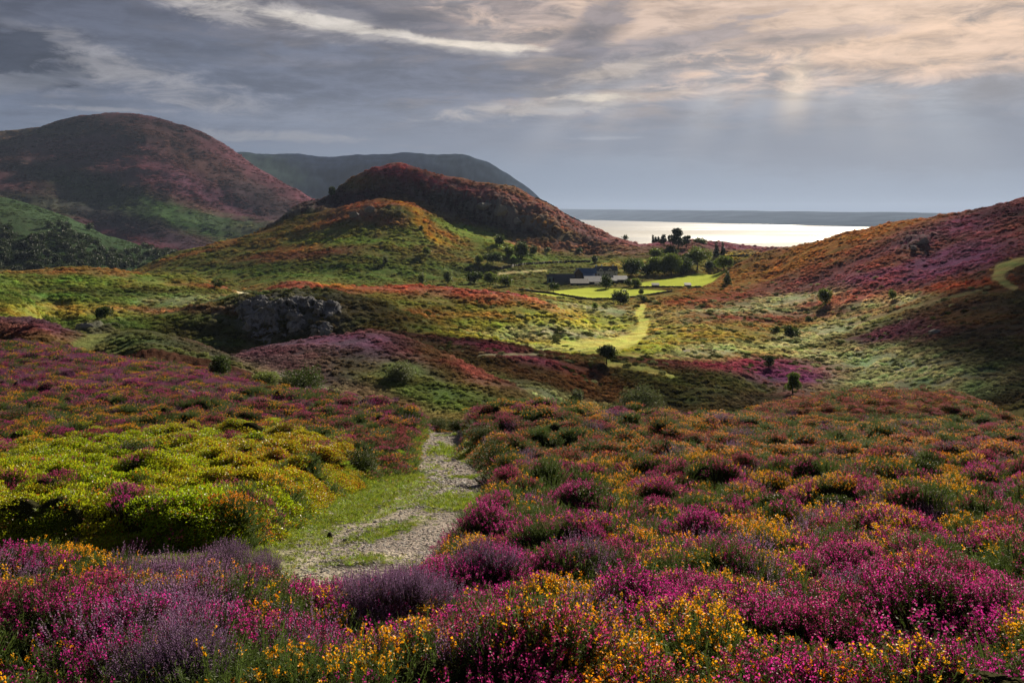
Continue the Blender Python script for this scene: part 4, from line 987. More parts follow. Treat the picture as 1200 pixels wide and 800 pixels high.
# dark tussocks and gorse bushes dotted over the lit grass of the valley floor
pt_, Yt = mid_points(26000, 230, 640, 4); Xt = (pt_ - 600) / F * Yt
rowt = samp(PYV, pt_, Yt); zone = np.clip(blobm(800, 395, 230, 48, .02, 0, 1e9, (pt_, rowt, Yt)) * 1.6, 0, 1)
ok = (RNG.random(len(pt_)) < zone * np.clip(fbm(Xt / 7, Yt / 9, 3) * 3.2 + .02, 0, 1)) & (samp(field, pt_, Yt) < .05) & (samp(seg_dist(GPX, PYV, [(753, 358, 5), (748, 367, 5), (755, 378, 7), (752, 390, 8), (735, 400, 13), (700, 407, 14)]), pt_, Yt) > 1.0)
pt_, Yt, Xt = pt_[ok], Yt[ok], Xt[ok]; st_ = Yt * .0042 * (.5 + RNG.random(len(pt_)) ** 2) + .3
pale = (RNG.random((len(pt_), 1)) < .28); tc2 = np.where(pale, np.array((.30, .34, .20)), np.array((.075, .095, .035))) * (.7 + .6 * RNG.random((len(pt_), 1)))
scatter('valley_tussocks', np.stack([Xt, Yt, samp(Z, pt_, Yt) - .05 * st_], -1), np.stack([st_ * 1.5, st_ * 1.2, st_ * .9], -1), RNG.integers(0, 6, len(pt_)), tc2, [shrub_low(950 + i, 300, .45) for i in range(6)], 'dark tussocks and pale bracken clumps dotted over the valley grass', .08)
# scrub on the far hills, so they are not bare sheets
ph_, Yh = mid_points(60000, 1250, 3050, 4); Xh = (ph_ - 600) / F * Yh
ch = np.stack([samp(cov[..., i], ph_, Yh) for i in range(3)], -1) * (1.5 + .5 * RNG.normal(size=(len(ph_), 1)).clip(-1.5, 1.8))
okh = RNG.random(len(ph_)) < np.clip(.45 + 2.2 * fbm(Xh / 60, Yh / 80, 4, .6), .05, 1); ph_, Yh, Xh, ch = ph_[okh], Yh[okh], Xh[okh], ch[okh]
sh_ = Yh * .0016 * (.4 + 1.6 * RNG.random(len(ph_)) ** 3)
scatter('hill_scrub', np.stack([Xh, Yh, samp(Z, ph_, Yh) - .1 * sh_], -1), np.stack([sh_ * 1.5, sh_ * 1.5, sh_ * .6], -1), RNG.integers(0, 6, len(ph_)), np.clip(ch, .01, .6), [shrub_low(970 + i, 120, .4, .3, .22) for i in range(6)], 'heather and scrub mottling the far dark hills', .1)
print('valley plants', len(pm), round(time.time() - T0, 1))
# ------------------------------------------------------------------ trees and bushes
M_BARK = simple('bark', (.075, .055, .04), .9, .4, 2.0, .02)
CROWN = {}
def crown_mat(kind):
    if kind not in CROWN:
        col, tr = {'dark': ((.055, .085, .028), .35), 'oak': ((.11, .15, .035), .42), 'pale': ((.150, .190, .075), .45), 'pine': ((.028, .045, .024), .2),
                   'bright': ((.13, .19, .04), .45), 'wood': ((.034, .055, .026), .25), 'sage': ((.13, .155, .09), .38), 'gorse': ((.055, .078, .024), .3), 'willow': ((.12, .15, .08), .42)}[kind]
        CROWN[kind] = leafy(kind + '_tree_leaf', col, tr, None, .55, .5, .25)
    return CROWN[kind]
def tube(bm_v, bm_f, pts_, rads, n=6):
    """tapered limb along points"""
    base = len(bm_v)
    for i, (p, r) in enumerate(zip(pts_, rads)):
        d = (pts_[min(i + 1, len(pts_) - 1)] - pts_[max(i - 1, 0)]).normalized()
        u = d.cross(Vector((.3, 1, .1))).normalized(); w_ = d.cross(u)
        for k in range(n):
            a = k / n * 2 * math.pi; bm_v.append(tuple(p + (u * math.cos(a) + w_ * math.sin(a)) * r))
    for i in range(len(pts_) - 1):
        for k in range(n):
            a = base + i * n + k; b_ = base + i * n + (k + 1) % n; bm_f.append((a, b_, b_ + n, a + n))
def tree_meshes(seed, H, W, kind, leaf, n, trunk_h=.25, shape='round'):
    r = random.Random(seed); V, Fc = [], []
    lumps = []
    cz0 = H * trunk_h
    if shape == 'cushion':
        for i in range(9):
            a = r.random() * 6.283; q = W * .5 * .62 * math.sqrt(r.random()); rr = W * r.uniform(.18, .27)
            lumps.append((Vector((math.cos(a) * q, math.sin(a) * q, max(rr * .3, (H - rr) * r.uniform(.35, 1) * (1 - .35 * q / (W * .5))))), rr))
        cz0 = 0
    elif shape == 'spire':
        for i in range(9):
            k = i / 8; rr = W * .5 * (1 - k * .78) * .8; lumps.append((Vector((r.uniform(-.1, .1) * W, r.uniform(-.1, .1) * W, cz0 + (H - cz0) * (k * .94 + .02))), rr))
    elif shape == 'pine':
        for i in range(9):
            a = r.random() * 6.283; k = r.uniform(.15, 1); q = W * .36 * (1 - .5 * k) * r.uniform(.4, 1); rr = W * r.uniform(.14, .22)
            lumps.append((Vector((math.cos(a) * q, math.sin(a) * q, cz0 + (H - cz0 - rr) * k)), rr))
    else:
        for i in range(14):
            a = r.random() * 6.283; ph = math.acos(r.uniform(-.65 if trunk_h > .1 else -1, 1)); rr = min(W, H) * (r.uniform(.16, .25) if trunk_h > .1 else r.uniform(.20, .30))
            q = (W * .5 - rr) * math.sin(ph) * r.uniform(.6, 1); cz = (cz0 + H) / 2 + ((H - cz0) / 2 - rr * .8) * math.cos(ph)
            lumps.append((Vector((math.cos(a) * q, math.sin(a) * q, cz)), rr))
        lumps.append((Vector((0, 0, (cz0 + H) / 2)), min(W, H) * .28))
    # trunk and limbs
    lean = Vector((r.uniform(-.06, .06), r.uniform(-.06, .06), 0)) * H
    top = Vector((0, 0, H * (.62 if shape != 'spire' else .92))) + lean
    tr0 = max(.05, H * .032)
    P_ = [Vector((0, 0, -H * .06)), Vector((0, 0, 0)), top * .35 + lean * .2, top * .7, top]
    tube(V, Fc, P_, [tr0 * 1.5, tr0 * 1.15, tr0 * .85, tr0 * .5, tr0 * .15])
    for c, rr in lumps:
        s0 = top * min(.9, max(.15, (c.z * .62) / max(top.z, .1))); mid = s0.lerp(c, .5) + Vector((0, 0, -.04 * H))
        tube(V, Fc, [s0, mid, c], [tr0 * .38, tr0 * .25, tr0 * .08], 4)
    tm = mesh_np('trunk', V, Fc, True, mats=[M_BARK])
    b = PB(seed); tot = sum(rr ** 2 for _, rr in lumps)
    for c, rr in lumps:
        k = max(20, int(n * rr ** 2 / tot)); N = unit(b.r.normal(size=(k, 3)))
        rad = rr * (.45 + .65 * b.r.random((k, 1)) ** .6) * (1 + .18 * np.sin(N[:, :1] * 7 + seed) + .15 * np.cos(N[:, 2:] * 9))
        P = np.array(c) + N * rad * np.array([1, 1, .85]); P[:, 2] = np.maximum(P[:, 2], .02 * H)
        b.kites(P, N * .5 + b.r.normal(size=P.shape) * .8, leaf * (.7 + .6 * b.r.random(k)), leaf * .7, 0, .2)
    cm_ = b.mesh('crown', [crown_mat(kind)])
    return tm, cm_
_ts = [0]
def tree(name, cat, px, base, top, w, kind, label, shape='round', Y0=60, Y1=1500, trunk=.22, sink=.0, group=None, dens=6.0):
    _ts[0] += 1
    if shape == 'cushion' and name == 'bush': w *= 1.25; top = base - (base - top) * 1.25
    if shape == 'round': w *= 1.3 if trunk < .13 else 1.1
    p = seen(px, base, Y0, Y1); Y = p.y; H = (base - top) / F * Y; W = w / F * Y
    n = int(min(7000, max(260, w * (base - top) * dens))); leaf = max(.10 if kind != 'gorse' else .035, 1.55 / F * Y if kind != 'gorse' else .9 / F * Y) * (1.0 if w > 14 else .85)
    tm, cm_ = tree_meshes(1000 + _ts[0] * 7, H, W, kind, leaf, n, trunk, shape)
    e = bpy.data.objects.new(name, None); COL.objects.link(e); e.location = p - Vector((0, 0, sink * H)); e.rotation_euler.z = 0; e.empty_display_size = .5
    tag(e, label, cat, group)
    link('trunk' if shape != 'cushion' else 'stems', tm, None, e); link('crown' if shape != 'cushion' else 'foliage', cm_, None, e)
    return e
T_ = lambda *a, **k: tree('broadleaf_tree', 'tree', *a, **k)
B_ = lambda *a, **k: tree('bush', 'bush', *a, shape='cushion', trunk=0, **k)
T_(711, 427, 404, 25, 'dark', 'lone round hawthorn beside the bend of the yellow grass path', Y0=235, Y1=275)
B_(745, 484, 447, 46, 'willow', 'largest grey-green bush at the foot of the dark slope above the heather', Y0=195, Y1=235)
B_(674, 480, 458, 17, 'sage', 'small upright bush left of the largest grey-green bush', Y0=160, Y1=235)
T_(727, 357, 338, 19, 'dark', 'dark dense tree standing alone in front of the bright farm field', Y0=420, Y1=640, trunk=.06)
B_(751, 345, 338.5, 6, 'dark', 'tiny dark bush on the lower edge of the farm field', Y0=480, Y1=700)
B_(753, 353, 346, 9, 'dark', 'small round bush just below the farm field', Y0=440, Y1=620)
T_(648.5, 342, 331, 14, 'dark', 'small spreading tree at the left end of the lower field', Y0=560, Y1=760)
T_(697, 364, 355, 7, 'bright', 'small bright green sapling on the rise below the lower field', Y0=380, Y1=620)
tree('pine_tree', 'tree', 794, 296, 267, 19, 'pine', 'tallest dark pine against the sea', 'pine', 850, 1100)
tree('pine_tree', 'tree', 804.5, 291, 275, 12, 'pine', 'flat topped pine right of the tallest pine', 'pine', 850, 1100, trunk=.4)
tree('pine_tree', 'tree', 778, 289, 275, 11, 'pine', 'leftmost pine of the group against the sea', 'pine', 850, 1100, trunk=.3)
tree('pine_tree', 'tree', 785.5, 290, 274, 9, 'pine', 'slim pine just left of the tallest pine', 'pine', 850, 1100, trunk=.3)
tree('conifer', 'tree', 839.5, 301, 282.5, 9, 'pine', 'left one of two pointed conifers on the purple rise', 'spire', 850, 1100, trunk=.1)
tree('conifer', 'tree', 847, 299, 283.5, 7, 'pine', 'right one of two pointed conifers on the purple rise', 'spire', 850, 1100, trunk=.1)
for k_, (x_, t_, l_) in enumerate(((765.3, 274.5, 'tallest of three thin conifers on the skyline above the sea'), (768.4, 277.5, 'middle one of three thin conifers on the skyline'), (771.6, 278, 'right one of three thin conifers on the skyline'))):
    tree('conifer', 'tree', x_, 283, t_, 2.6, 'pine', l_, 'spire', 950, 1100, trunk=.1)
B_(733, 276, 271, 6, 'dark', 'lone bush on the skyline at the right foot of the middle hill', Y0=1000, Y1=1100)
B_(822, 285, 279.5, 14, 'dark', 'low dark thicket on the rise against the sea', Y0=950, Y1=1100)
T_(817, 317, 288, 34, 'oak', 'largest round green tree above the upper field', Y0=700, Y1=900, trunk=.12, dens=5)
T_(848.5, 316, 298, 20, 'oak', 'round tree at the right end of the upper field', Y0=700, Y1=900, trunk=.1)
T_(832.5, 316, 305, 13, 'dark', 'small dark tree between the two round field trees', Y0=700, Y1=900, trunk=.05)
T_(740, 323, 300.5, 21, 'dark', 'dark tall tree right behind the white farmhouse', Y0=740, Y1=900, trunk=.08)
T_(757, 323, 309, 13, 'dark', 'low dark round tree right of the farmhouse tree', Y0=740, Y1=900, trunk=.05)
T_(771, 322, 301, 21, 'oak', 'pale topped tree at the left end of the field shelter belt', Y0=740, Y1=900, trunk=.05)
T_(787, 322, 297, 24, 'oak', 'tall bushy tree in the middle of the field shelter belt', Y0=740, Y1=900, trunk=.05)
T_(801, 321, 300, 20, 'dark', 'dark tree of the shelter belt beside the largest round tree', Y0=740, Y1=900, trunk=.05)
T_(779, 322, 304, 16, 'dark', 'low dark tree between the pale topped tree and the tall bushy tree', Y0=740, Y1=900, trunk=.05)
T_(794, 320, 306, 15, 'oak', 'low green tree at the foot of the tall bushy shelter belt tree', Y0=740, Y1=900, trunk=.05)
T_(764, 321, 306, 14, 'oak', 'low tree just left of the field shelter belt', Y0=740, Y1=900, trunk=.05)
T_(748, 318, 303, 14, 'oak', 'green tree overlapping the dark tree behind the farmhouse', Y0=760, Y1=900, trunk=.05)
T_(805, 314, 296, 18, 'dark', 'dark tree just left of and behind the largest round tree', Y0=780, Y1=900, trunk=.05)
T_(770, 304, 290, 16, 'oak', 'green tree on the slope beneath the leftmost pine', Y0=800, Y1=1000, trunk=.05)
T_(786, 303, 288, 17, 'dark', 'dark tree on the slope below the tallest pine', Y0=800, Y1=1000, trunk=.05)
T_(710.5, 338, 322.5, 14, 'dark', 'dark tree between the farm sheds', Y0=600, Y1=760, trunk=.08)
T_(737, 336, 326, 9, 'dark', 'left one of two small trees right of the farm sheds', Y0=600, Y1=760, trunk=.08)
T_(746.5, 337, 326, 12, 'oak', 'right one of two small trees right of the farm sheds', Y0=600, Y1=760, trunk=.08)
tree('conifer', 'tree', 852, 333, 316.5, 11, 'dark', 'dark tapering tree where the right hill meets the fields', 'spire', 500, 720, trunk=.08)
T_(578, 309, 293, 18, 'dark', 'dark round tree low on the middle hill', Y0=700, Y1=985, trunk=.05)
T_(610.5, 304, 283, 18, 'dark', 'tallest dark tree of the clump at the foot of the middle hill', Y0=700, Y1=985, trunk=.05)
T_(585.5, 288, 274, 11, 'dark', 'dark tree highest up the slope of the middle hill', Y0=700, Y1=1000, trunk=.08)
T_(596, 301, 288, 13, 'oak', 'grey-green tree left of the tallest dark clump tree', Y0=700, Y1=985, trunk=.05)
T_(625, 299, 287.5, 10, 'dark', 'small dark tree right of the tallest dark clump tree', Y0=700, Y1=985, trunk=.05)
T_(562, 309, 299, 11, 'oak', 'low scrubby tree left of the dark round tree on the hill', Y0=700, Y1=985, trunk=.05)
B_(642, 297, 290, 7, 'dark', 'small bush between the clump and the purple rise', Y0=700, Y1=1000)
B_(678.5, 297, 290, 6, 'dark', 'small dark bush left of the purple rise', Y0=700, Y1=1040)
B_(697.5, 308.5, 300, 9, 'dark', 'dark bush on the wall above the farmhouse', Y0=780, Y1=1000)
T_(525, 332, 313, 10, 'pale', 'taller of two pale slender birches below the middle hill', Y0=560, Y1=760, trunk=.08)
T_(495, 333, 318, 10, 'pale', 'shorter of two pale slender birches below the middle hill', Y0=560, Y1=760, trunk=.08)
T_(556, 332, 318, 18, 'dark', 'spreading dark tree right of the pale birches', Y0=560, Y1=760, trunk=.08)
T_(575, 333, 318.5, 16, 'oak', 'green tree in the middle of the three left of the farm', Y0=560, Y1=760, trunk=.08)
T_(592.5, 335, 321.5, 16, 'oak', 'green tree nearest the farm of the three left of it', Y0=560, Y1=760, trunk=.08)
B_(452, 310, 299.5, 7, 'sage', 'thin pale bush on the green lower slope of the middle hill', Y0=700, Y1=920)
T_(500, 299, 289.5, 9, 'oak', 'small tree alone on the green slope of the middle hill', Y0=700, Y1=930, trunk=.05)
B_(388, 231, 220, 9, 'dark', 'dark bush on the left shoulder of the middle hill', Y0=1000, Y1=1100)
B_(493, 269, 264.5, 5, 'dark', 'tiny dark bush in the golden streak of the middle hill', Y0=800, Y1=960)
T_(967, 358, 337, 13, 'oak', 'slender dark tree in the bracken of the right slope', Y0=350, Y1=600, trunk=.08)
T_(1046, 352, 339, 8, 'oak', 'small tree on the pale strip of the right slope', Y0=300, Y1=560, trunk=.1)
B_(927, 393, 382, 17, 'dark', 'dark spreading bush on the grassy valley side', Y0=280, Y1=500)
B_(909, 390, 382, 9, 'dark', 'small dark bush left of the dark spreading bush', Y0=280, Y1=500)
B_(948, 378, 370, 9, 'dark', 'low bush above the dark spreading bush', Y0=280, Y1=520)
B_(901, 432, 417, 11, 'dark', 'dark narrow bush on the red heather patch', Y0=225, Y1=360)
B_(929, 461, 438, 16, 'bright', 'bright green upright bush beside the red heather patch', Y0=200, Y1=330)
B_(123, 373, 360, 18, 'dark', 'dark round bush on the left end of the rocky hill', Y0=260, Y1=480)
B_(55, 379, 368, 17, 'oak', 'low green bush behind the left heather knoll', Y0=150, Y1=480)
B_(258, 440, 419, 25, 'dark', 'dark round bush at the edge of the green knoll', Y0=85, Y1=180)
B_(357, 462, 431, 46, 'dark', 'largest dark green bush left of the purple hillock', Y0=72, Y1=180)
B_(308, 454, 436, 34, 'pale', 'low pale grey-green bush left of the largest dark green bush', Y0=75, Y1=180)
B_(472, 443, 426, 34, 'sage', 'sage green bush on the purple heather hillock', Y0=140, Y1=212)
B_(258, 338, 330, 10, 'dark', 'dark bush where the sandy path climbs the green slope', Y0=300, Y1=500)
B_(250, 333.5, 328.5, 5, 'dark', 'smaller bush left of the one by the sandy path', Y0=300, Y1=500)
# gorse cushions standing out of the near moor
def gorse_bush(px, base, top, w, label, kind='gorse', Y0=6, Y1=62):
    return tree('gorse_bush', 'bush', px, base, base - (base - top) * .8, w * 1.1, kind, label, 'cushion', Y0, Y1, 0, dens=9)
for a_ in ((902, 599, 571, 44, 'round dark olive gorse cushion standing alone in the right heather'), (980, 598, 573, 42, 'dark gorse bush right of the round olive cushion'), (1080, 556, 532, 46, 'broad dark gorse bush high in the right heather'),
           (892, 528, 509, 38, 'dark gorse mound above the round olive cushion'), (1123, 514, 502, 28, 'small dark gorse mound near the right crest'), (27, 492, 464, 56, 'dark gorse bush with orange flowers at the left edge'),
           (512, 498, 476, 34, 'dark gorse bush left of the head of the track'), (536, 497, 472, 30, 'dark gorse bush straight behind the head of the track'), (580, 545, 500, 62, 'tall dark bush added for the shaded heather bank right of the upper track'), (566, 516, 488, 44, 'dark bush added for the shaded bank right of the head of the track'),  # last two: bushes added for the shaded side of a heather mound
           (690, 590, 562, 60, 'low dark gorse bush right of the lower track'), (420, 545, 520, 46, 'dark gorse bush in the left heather beside the upper track'), (150, 535, 508, 50, 'dark gorse clump at the top of the bilberry bank'),
           (755, 572, 553, 40, 'small dark gorse clump in the middle of the right heather'), (1010, 665, 635, 54, 'dark gorse hollow in the lower right heather')):
    gorse_bush(*a_)

# the wood on the far left slope: crowns one can tell apart
wood_protos = [tree_meshes(4000 + i, 11, 11 + i, 'wood', 1.5, 420, .1) for i in range(4)]
wr = random.Random(5)
src_ = None; cnt = 0
for q_ in range(1500):
    if cnt >= 210: break
    x_ = wr.uniform(-20, 215); y_ = wr.uniform(262, 322)
    lim = 268 + 26 * (x_ / 200) + 8 * math.sin(x_ / 17)
    if y_ < lim and wr.random() > .10: continue
    if y_ < 236 + x_ * .3: continue
    p = seen(x_, y_, 1000, 1560)
    o = bpy.data.objects.new('wood_tree', None); COL.objects.link(o); o.location = p; s_ = wr.uniform(.7, 1.35); o.scale = (s_, s_, s_ * wr.uniform(.8, 1.1)); o.rotation_euler.z = wr.uniform(0, 6.28)
    tag(o, 'dark rounded tree of the wood on the shaded far left slope', 'tree', 'trees of the wood on the far left slope'); link('trunk', wood_protos[cnt % 4][0], None, o); link('crown', wood_protos[cnt % 4][1], None, o); cnt += 1

# ------------------------------------------------------------------ rocks
def rock_mat(name, col):
    m_, t, out = new_mat(name); tc = t.node('ShaderNodeTexCoord'); o_ = tc.outputs['Object']
    n1 = t.noise(o_, .9, 8, .7, .5); n2 = t.noise(o_, 5, 6, .65)
    f = t.ramp(t.add(t.mul(n1, .6), t.mul(n2, .4)), .3, .7, .45, 1.5)
    c = t.mix(1.0, (*col, 1), t.vec(f, f, f), 'MULTIPLY'); c = t.mix(t.mul(t.ramp(n1, .56, .66), .6), c, (.09, .085, .04, 1))
    b_ = t.node('ShaderNodeBump'); b_.inputs['Distance'].default_value = .25; b_.inputs['Strength'].default_value = 1; t.l.new(t.add(n1, t.mul(n2, .4)), b_.inputs['Height'])
    t.l.new(principled(t, c, .85, .25, b_.outputs[0]).outputs[0], out.inputs[0]); return m_
M_ROCK = rock_mat('grey_rock', (.27, .265, .26)); M_ROCKD = rock_mat('dark_stone', (.06, .055, .05)); M_ROCKL = rock_mat('pale_stone', (.48, .46, .43))
def rock(name, px, py, w, h, label, mat=M_ROCK, Y0=5, Y1=1200, seed=1, sub=4, depth=.7, cat='rock', up=0.25):
    p = seen(px, py, Y0, Y1); W = w / F * p.y; H = h / F * p.y; r = random.Random(seed)
    bm = bmesh.new(); bmesh.ops.create_icosphere(bm, subdivisions=sub, radius=1)
    planes = [(Vector((r.gauss(0, 1), r.gauss(0, 1), r.gauss(0, .7))).normalized(), r.uniform(.45, .85)) for _ in range(16)]
    for v in bm.verts:
        d = v.co.normalized(); R_ = 1.0
        for n_, k_ in planes:
            q = d.dot(n_)
            if q > 0: R_ = min(R_, k_ / q)
        co = np.array(d) * 3 + seed
        R_ *= 1 + .07 * float(perlin(np.array([co[0] + co[2]]), np.array([co[1] - co[2]]))[0]) + .035 * float(perlin(np.array([co[0] * 3 + co[2]]), np.array([co[1] * 3]))[0])
        v.co = Vector((d.x * R_ * W * .62, d.y * R_ * W * depth * .62, d.z * R_ * H * .62 + H * up))
    me = bpy.data.meshes.new(name); bm.to_mesh(me); bm.free()
    for f_ in me.polygons: f_.use_smooth = False
    o = link(name, me, mat); o.location = p; o.rotation_euler.z = 0; tag(o, label, cat); return o
ro = [(304, 396, 26, 40, 'tall grey crag at the left end of the rocky face'), (314, 374, 20, 26, 'grey crag high on the left of the rocky face'), (290, 382, 14, 20, 'leftmost small crag of the rocky face'),
      (345, 388, 20, 26, 'grey crag in the middle of the rocky face'), (350, 362, 30, 14, 'flat grey slab under the brow of the rocky hill'), (380, 390, 20, 12, 'low pale slab at the right foot of the rocky face'),
      (372, 366, 18, 16, 'small crag on the right of the rocky face'), (333, 394, 9, 7, 'small pale boulder below the rocky face'), (328, 350, 24, 12, 'grey slab on the brow of the rocky hill'), (395, 352, 26, 12, 'rock on the right brow of the rocky hill')]
def rock_face(label, pa, pb, Ya, Yb, parts_, seed, amp=1.0):
    """blocky rock standing out of a slope between two distances; it dives under the turf at its ragged edges"""
    nx, ny = 260, 150
    P_, Yq = np.meshgrid(np.linspace(pa, pb, nx), np.linspace(Ya, Yb, ny)); X_ = (P_ - 600) / F * Yq
    Zq = samp(Z, P_, Yq); row = HZ - Zq / Yq * F
    m_ = np.zeros(P_.shape)
    for (cx, cy, rx, ry) in parts_: m_ = np.maximum(m_, np.exp(-((P_ - cx) / rx) ** 2 - ((row - cy) / ry) ** 2))
    m_ = m_ + .35 * fbm(X_ / 5 + seed, (Yq + Zq) / 5, 4, .6)
    ux = X_ + .8 * perlin(X_ / 2.5, Yq / 2.5); uy = Yq * .6 + Zq * .7 + .25 * X_
    f1, c1 = worley(ux / 4.6, uy / 7.0, seed); f2, c2 = worley(ux / 1.9, uy / 3.1, seed + 9); f3, c3 = worley(ux / .45, uy / .8, seed + 3)
    blk = 2.6 * (_perm[c1] / 4095.) + 1.1 * (_perm[c2] / 4095.) + .35 * (_perm[c3] / 4095.) - 1.1 * f1 ** 2 - .5 * f2
    m_ = m_ - .5 * sstep(fbm(X_ / 3.2 + 9, (Yq + Zq) / 2.4, 3), .0, .3)
    off = np.where(m_ > .30, blk * np.clip((m_ - .30) * 3, 0, 1) * amp - .4 + .9 * np.clip((m_ - .3) * 3, 0, 1), -1.5)
    V = np.stack([X_, Yq - .55 * off, Zq + .60 * off], -1).reshape(-1, 3)
    idx = np.arange(nx * ny).reshape(ny, nx); keepf = (m_ > .22)[:-1, :-1]
    Fq = np.stack([idx[:-1, :-1], idx[:-1, 1:], idx[1:, 1:], idx[1:, :-1]], -1)[keepf].reshape(-1, 4)
    used, inv = np.unique(Fq, return_inverse=True)
    o = link('rock_face', mesh_np('rock_face', V[used], inv.reshape(-1, 4), False), M_ROCKF); tag(o, label, 'rock'); return o
M_ROCKF = rock_mat('lichened_rock', (.30, .30, .31))
rock_face('craggy grey rock face set in the dark hillside left of centre', 262, 412, 256, 309, [(308, 374, 26, 26), (345, 378, 12, 16), (352, 356, 30, 7), (378, 386, 16, 10), (290, 366, 16, 14), (384, 364, 20, 10)], 3, .8)
for i in (5, 7): rock('crag', *ro[i][:4], ro[i][4], M_ROCK, 235, 330, 20 + i, up=-.02, depth=1.0)
rock('crag', 96, 386, 22, 9, 'grey slab at the left end of the rocky hill', M_ROCK, 235, 330, 41)
rock('crag', 1082, 286, 16, 9, 'dark grey outcrop on the right hill', M_ROCK, 380, 720, 42); rock('crag', 1070, 292, 9, 5, 'smaller outcrop left of the dark grey one on the right hill', M_ROCK, 380, 720, 43)
rock('crag', 586, 250, 18, 12, 'grey crag high on the scarp of the middle hill', M_ROCK, 960, 1110, 44); rock('crag', 566, 245, 22, 9, 'broken crag left of the high scarp crag', M_ROCK, 960, 1110, 45); rock('crag', 606, 262, 14, 9, 'crag low on the right of the scarp', M_ROCK, 960, 1110, 46)
rock('crag', 432, 248, 14, 8, 'small outcrop on the lower top of the middle hill', M_ROCK, 860, 985, 47); rock('crag', 416, 256, 14, 8, 'outcrop left of the small one on the lower top', M_ROCK, 860, 985, 48); rock('crag', 1096, 392, 18, 8, 'grey outcrop among the dark heather of the right slope', M_ROCK, 250, 400, 49)
rock('boulder', 840, 499, 13, 6, 'pale boulder on the crest of the near heather', M_ROCKL, 40, 60, 50, 3); rock('boulder', 696, 418, 4, 3, 'small pale boulder beside the lone round hawthorn', M_ROCKL, 235, 300, 51, 2)
rock('stone', 386, 630, 8, 8, 'dark upright stone on the lower track', M_ROCKD, 6, 60, 52, 3, cat='stone')
rock('stone', 500, 506, 12, 4, 'flat grey slab beside the head of the track', M_ROCK, 6, 60, 53, 3, cat='stone')
st_l = [(468, 596, 9, 4, 'flat pale stone on the left side of the middle track'), (478, 620, 7, 3, 'pale stone in the middle of the lower track'), (440, 612, 6, 4, 'grey stone at the left edge of the middle track'), (516, 541, 9, 4, 'pale slab in the upper track'),
        (524, 552, 7, 3, 'small pale stone below the slab of the upper track'), (352, 640, 6, 3, 'pale stone left of the dark upright stone'), (405, 634, 6, 4, 'grey stone right of the dark upright stone'), (505, 566, 6, 3, 'grey stone at the bend of the track')]
for i, (x_, y_, w_, h_, l_) in enumerate(st_l): rock('stone', x_, y_, w_, h_, l_, M_ROCKL if 'pale' in l_ else M_ROCK, 6, 60, 60 + i, 2, cat='stone', up=.15)

# stands of ling heather that stand out by their pale purple spikes
M_LINGS = leafy('ling_spike', (.30, .19, .35), .3, None, .6, .4, .1, tcol=(1.2, 1.1, 1.2))
def ling_stand(px, base, w, h, n, seed, label):
    p = seen(px, base, 4.8, 60); s_ = p.y / F; W, H = w * s_, h * s_; r = np.random.default_rng(seed)
    src = [ling(700 + seed * 5 + i, 52) for i in range(3)]; Vs, Fs, Ms, k0 = [], [], [], 0
    for i in range(n):
        m0 = src[i % 3]; nv = len(m0.vertices); V = np.empty(nv * 3, np.float32); m0.vertices.foreach_get('co', V); V = V.reshape(-1, 3)
        Q = np.empty(len(m0.loops), np.int32); m0.loops.foreach_get('vertex_index', Q); mi = np.empty(len(m0.polygons), np.int32); m0.polygons.foreach_get('material_index', mi)
        a, q, th = r.random() * 6.283, np.sqrt(r.random()), r.random() * 6.283; ox, oy = np.cos(a) * q * W / 2, np.sin(a) * q * W * .33
        sc = max(.8, H / .5) * r.uniform(.8, 1.15); c, s2 = np.cos(th), np.sin(th); lift = H * .75 * max(0, 1 - q * q) - .05
        gx_, gy_ = p.x + ox, p.y + oy; g = float(height(gx_, gy_))
        Vn = np.stack([(V[:, 0] * c - V[:, 1] * s2) * sc + ox, (V[:, 0] * s2 + V[:, 1] * c) * sc + oy, V[:, 2] * sc + g - p.z + lift], -1)
        Vs.append(Vn); Fs.append(Q.reshape(-1, 4) + k0); Ms.append(mi); k0 += nv
    o = link('ling_heather_bush', mesh_np('ling_heather_bush', np.concatenate(Vs), np.concatenate(Fs), True, np.concatenate(Ms), [M_STEM, M_HLEAF, M_LINGS])); o.location = p; tag(o, label, 'heather bush')
ling_stand(272, 676, 112, 34, 26, 1, 'dusky purple ling heather bush just below the lower end of the track')
ling_stand(478, 738, 135, 52, 30, 2, 'largest pale purple ling heather bush, right of centre bottom')
ling_stand(190, 812, 120, 46, 22, 3, 'pale violet ling heather bush at the bottom left edge')
ling_stand(566, 668, 66, 20, 12, 4, 'small pale ling heather bush by the right bank of the lower track')

# bleached bare twig
def twig():
    p = seen(780, 800, 4.8, 60); Y = p.y; s_ = Y / F; V, Fc = [], []
    def P(x, y): return Vector(((x - 780) * s_, 0, (800 - y) * s_ ))
    tube(V, Fc, [P(778, 812), P(778, 796), P(779, 786), P(780, 776), P(778.5, 768)], [.005, .0045, .004, .0035, .002], 5)
    tube(V, Fc, [P(780, 776), P(783, 772), P(783.5, 768)], [.003, .0025, .001], 5); tube(V, Fc, [P(778.5, 769), P(776, 766.5)], [.0025, .001], 5)
    o = link('twig', mesh_np('twig', V, Fc, True), simple('bleached_wood', (.5, .48, .46), .7)); o.location = p + Vector((0, -.25, .06)); tag(o, 'bare bleached twig sticking up at the bottom edge', 'twig')
twig()

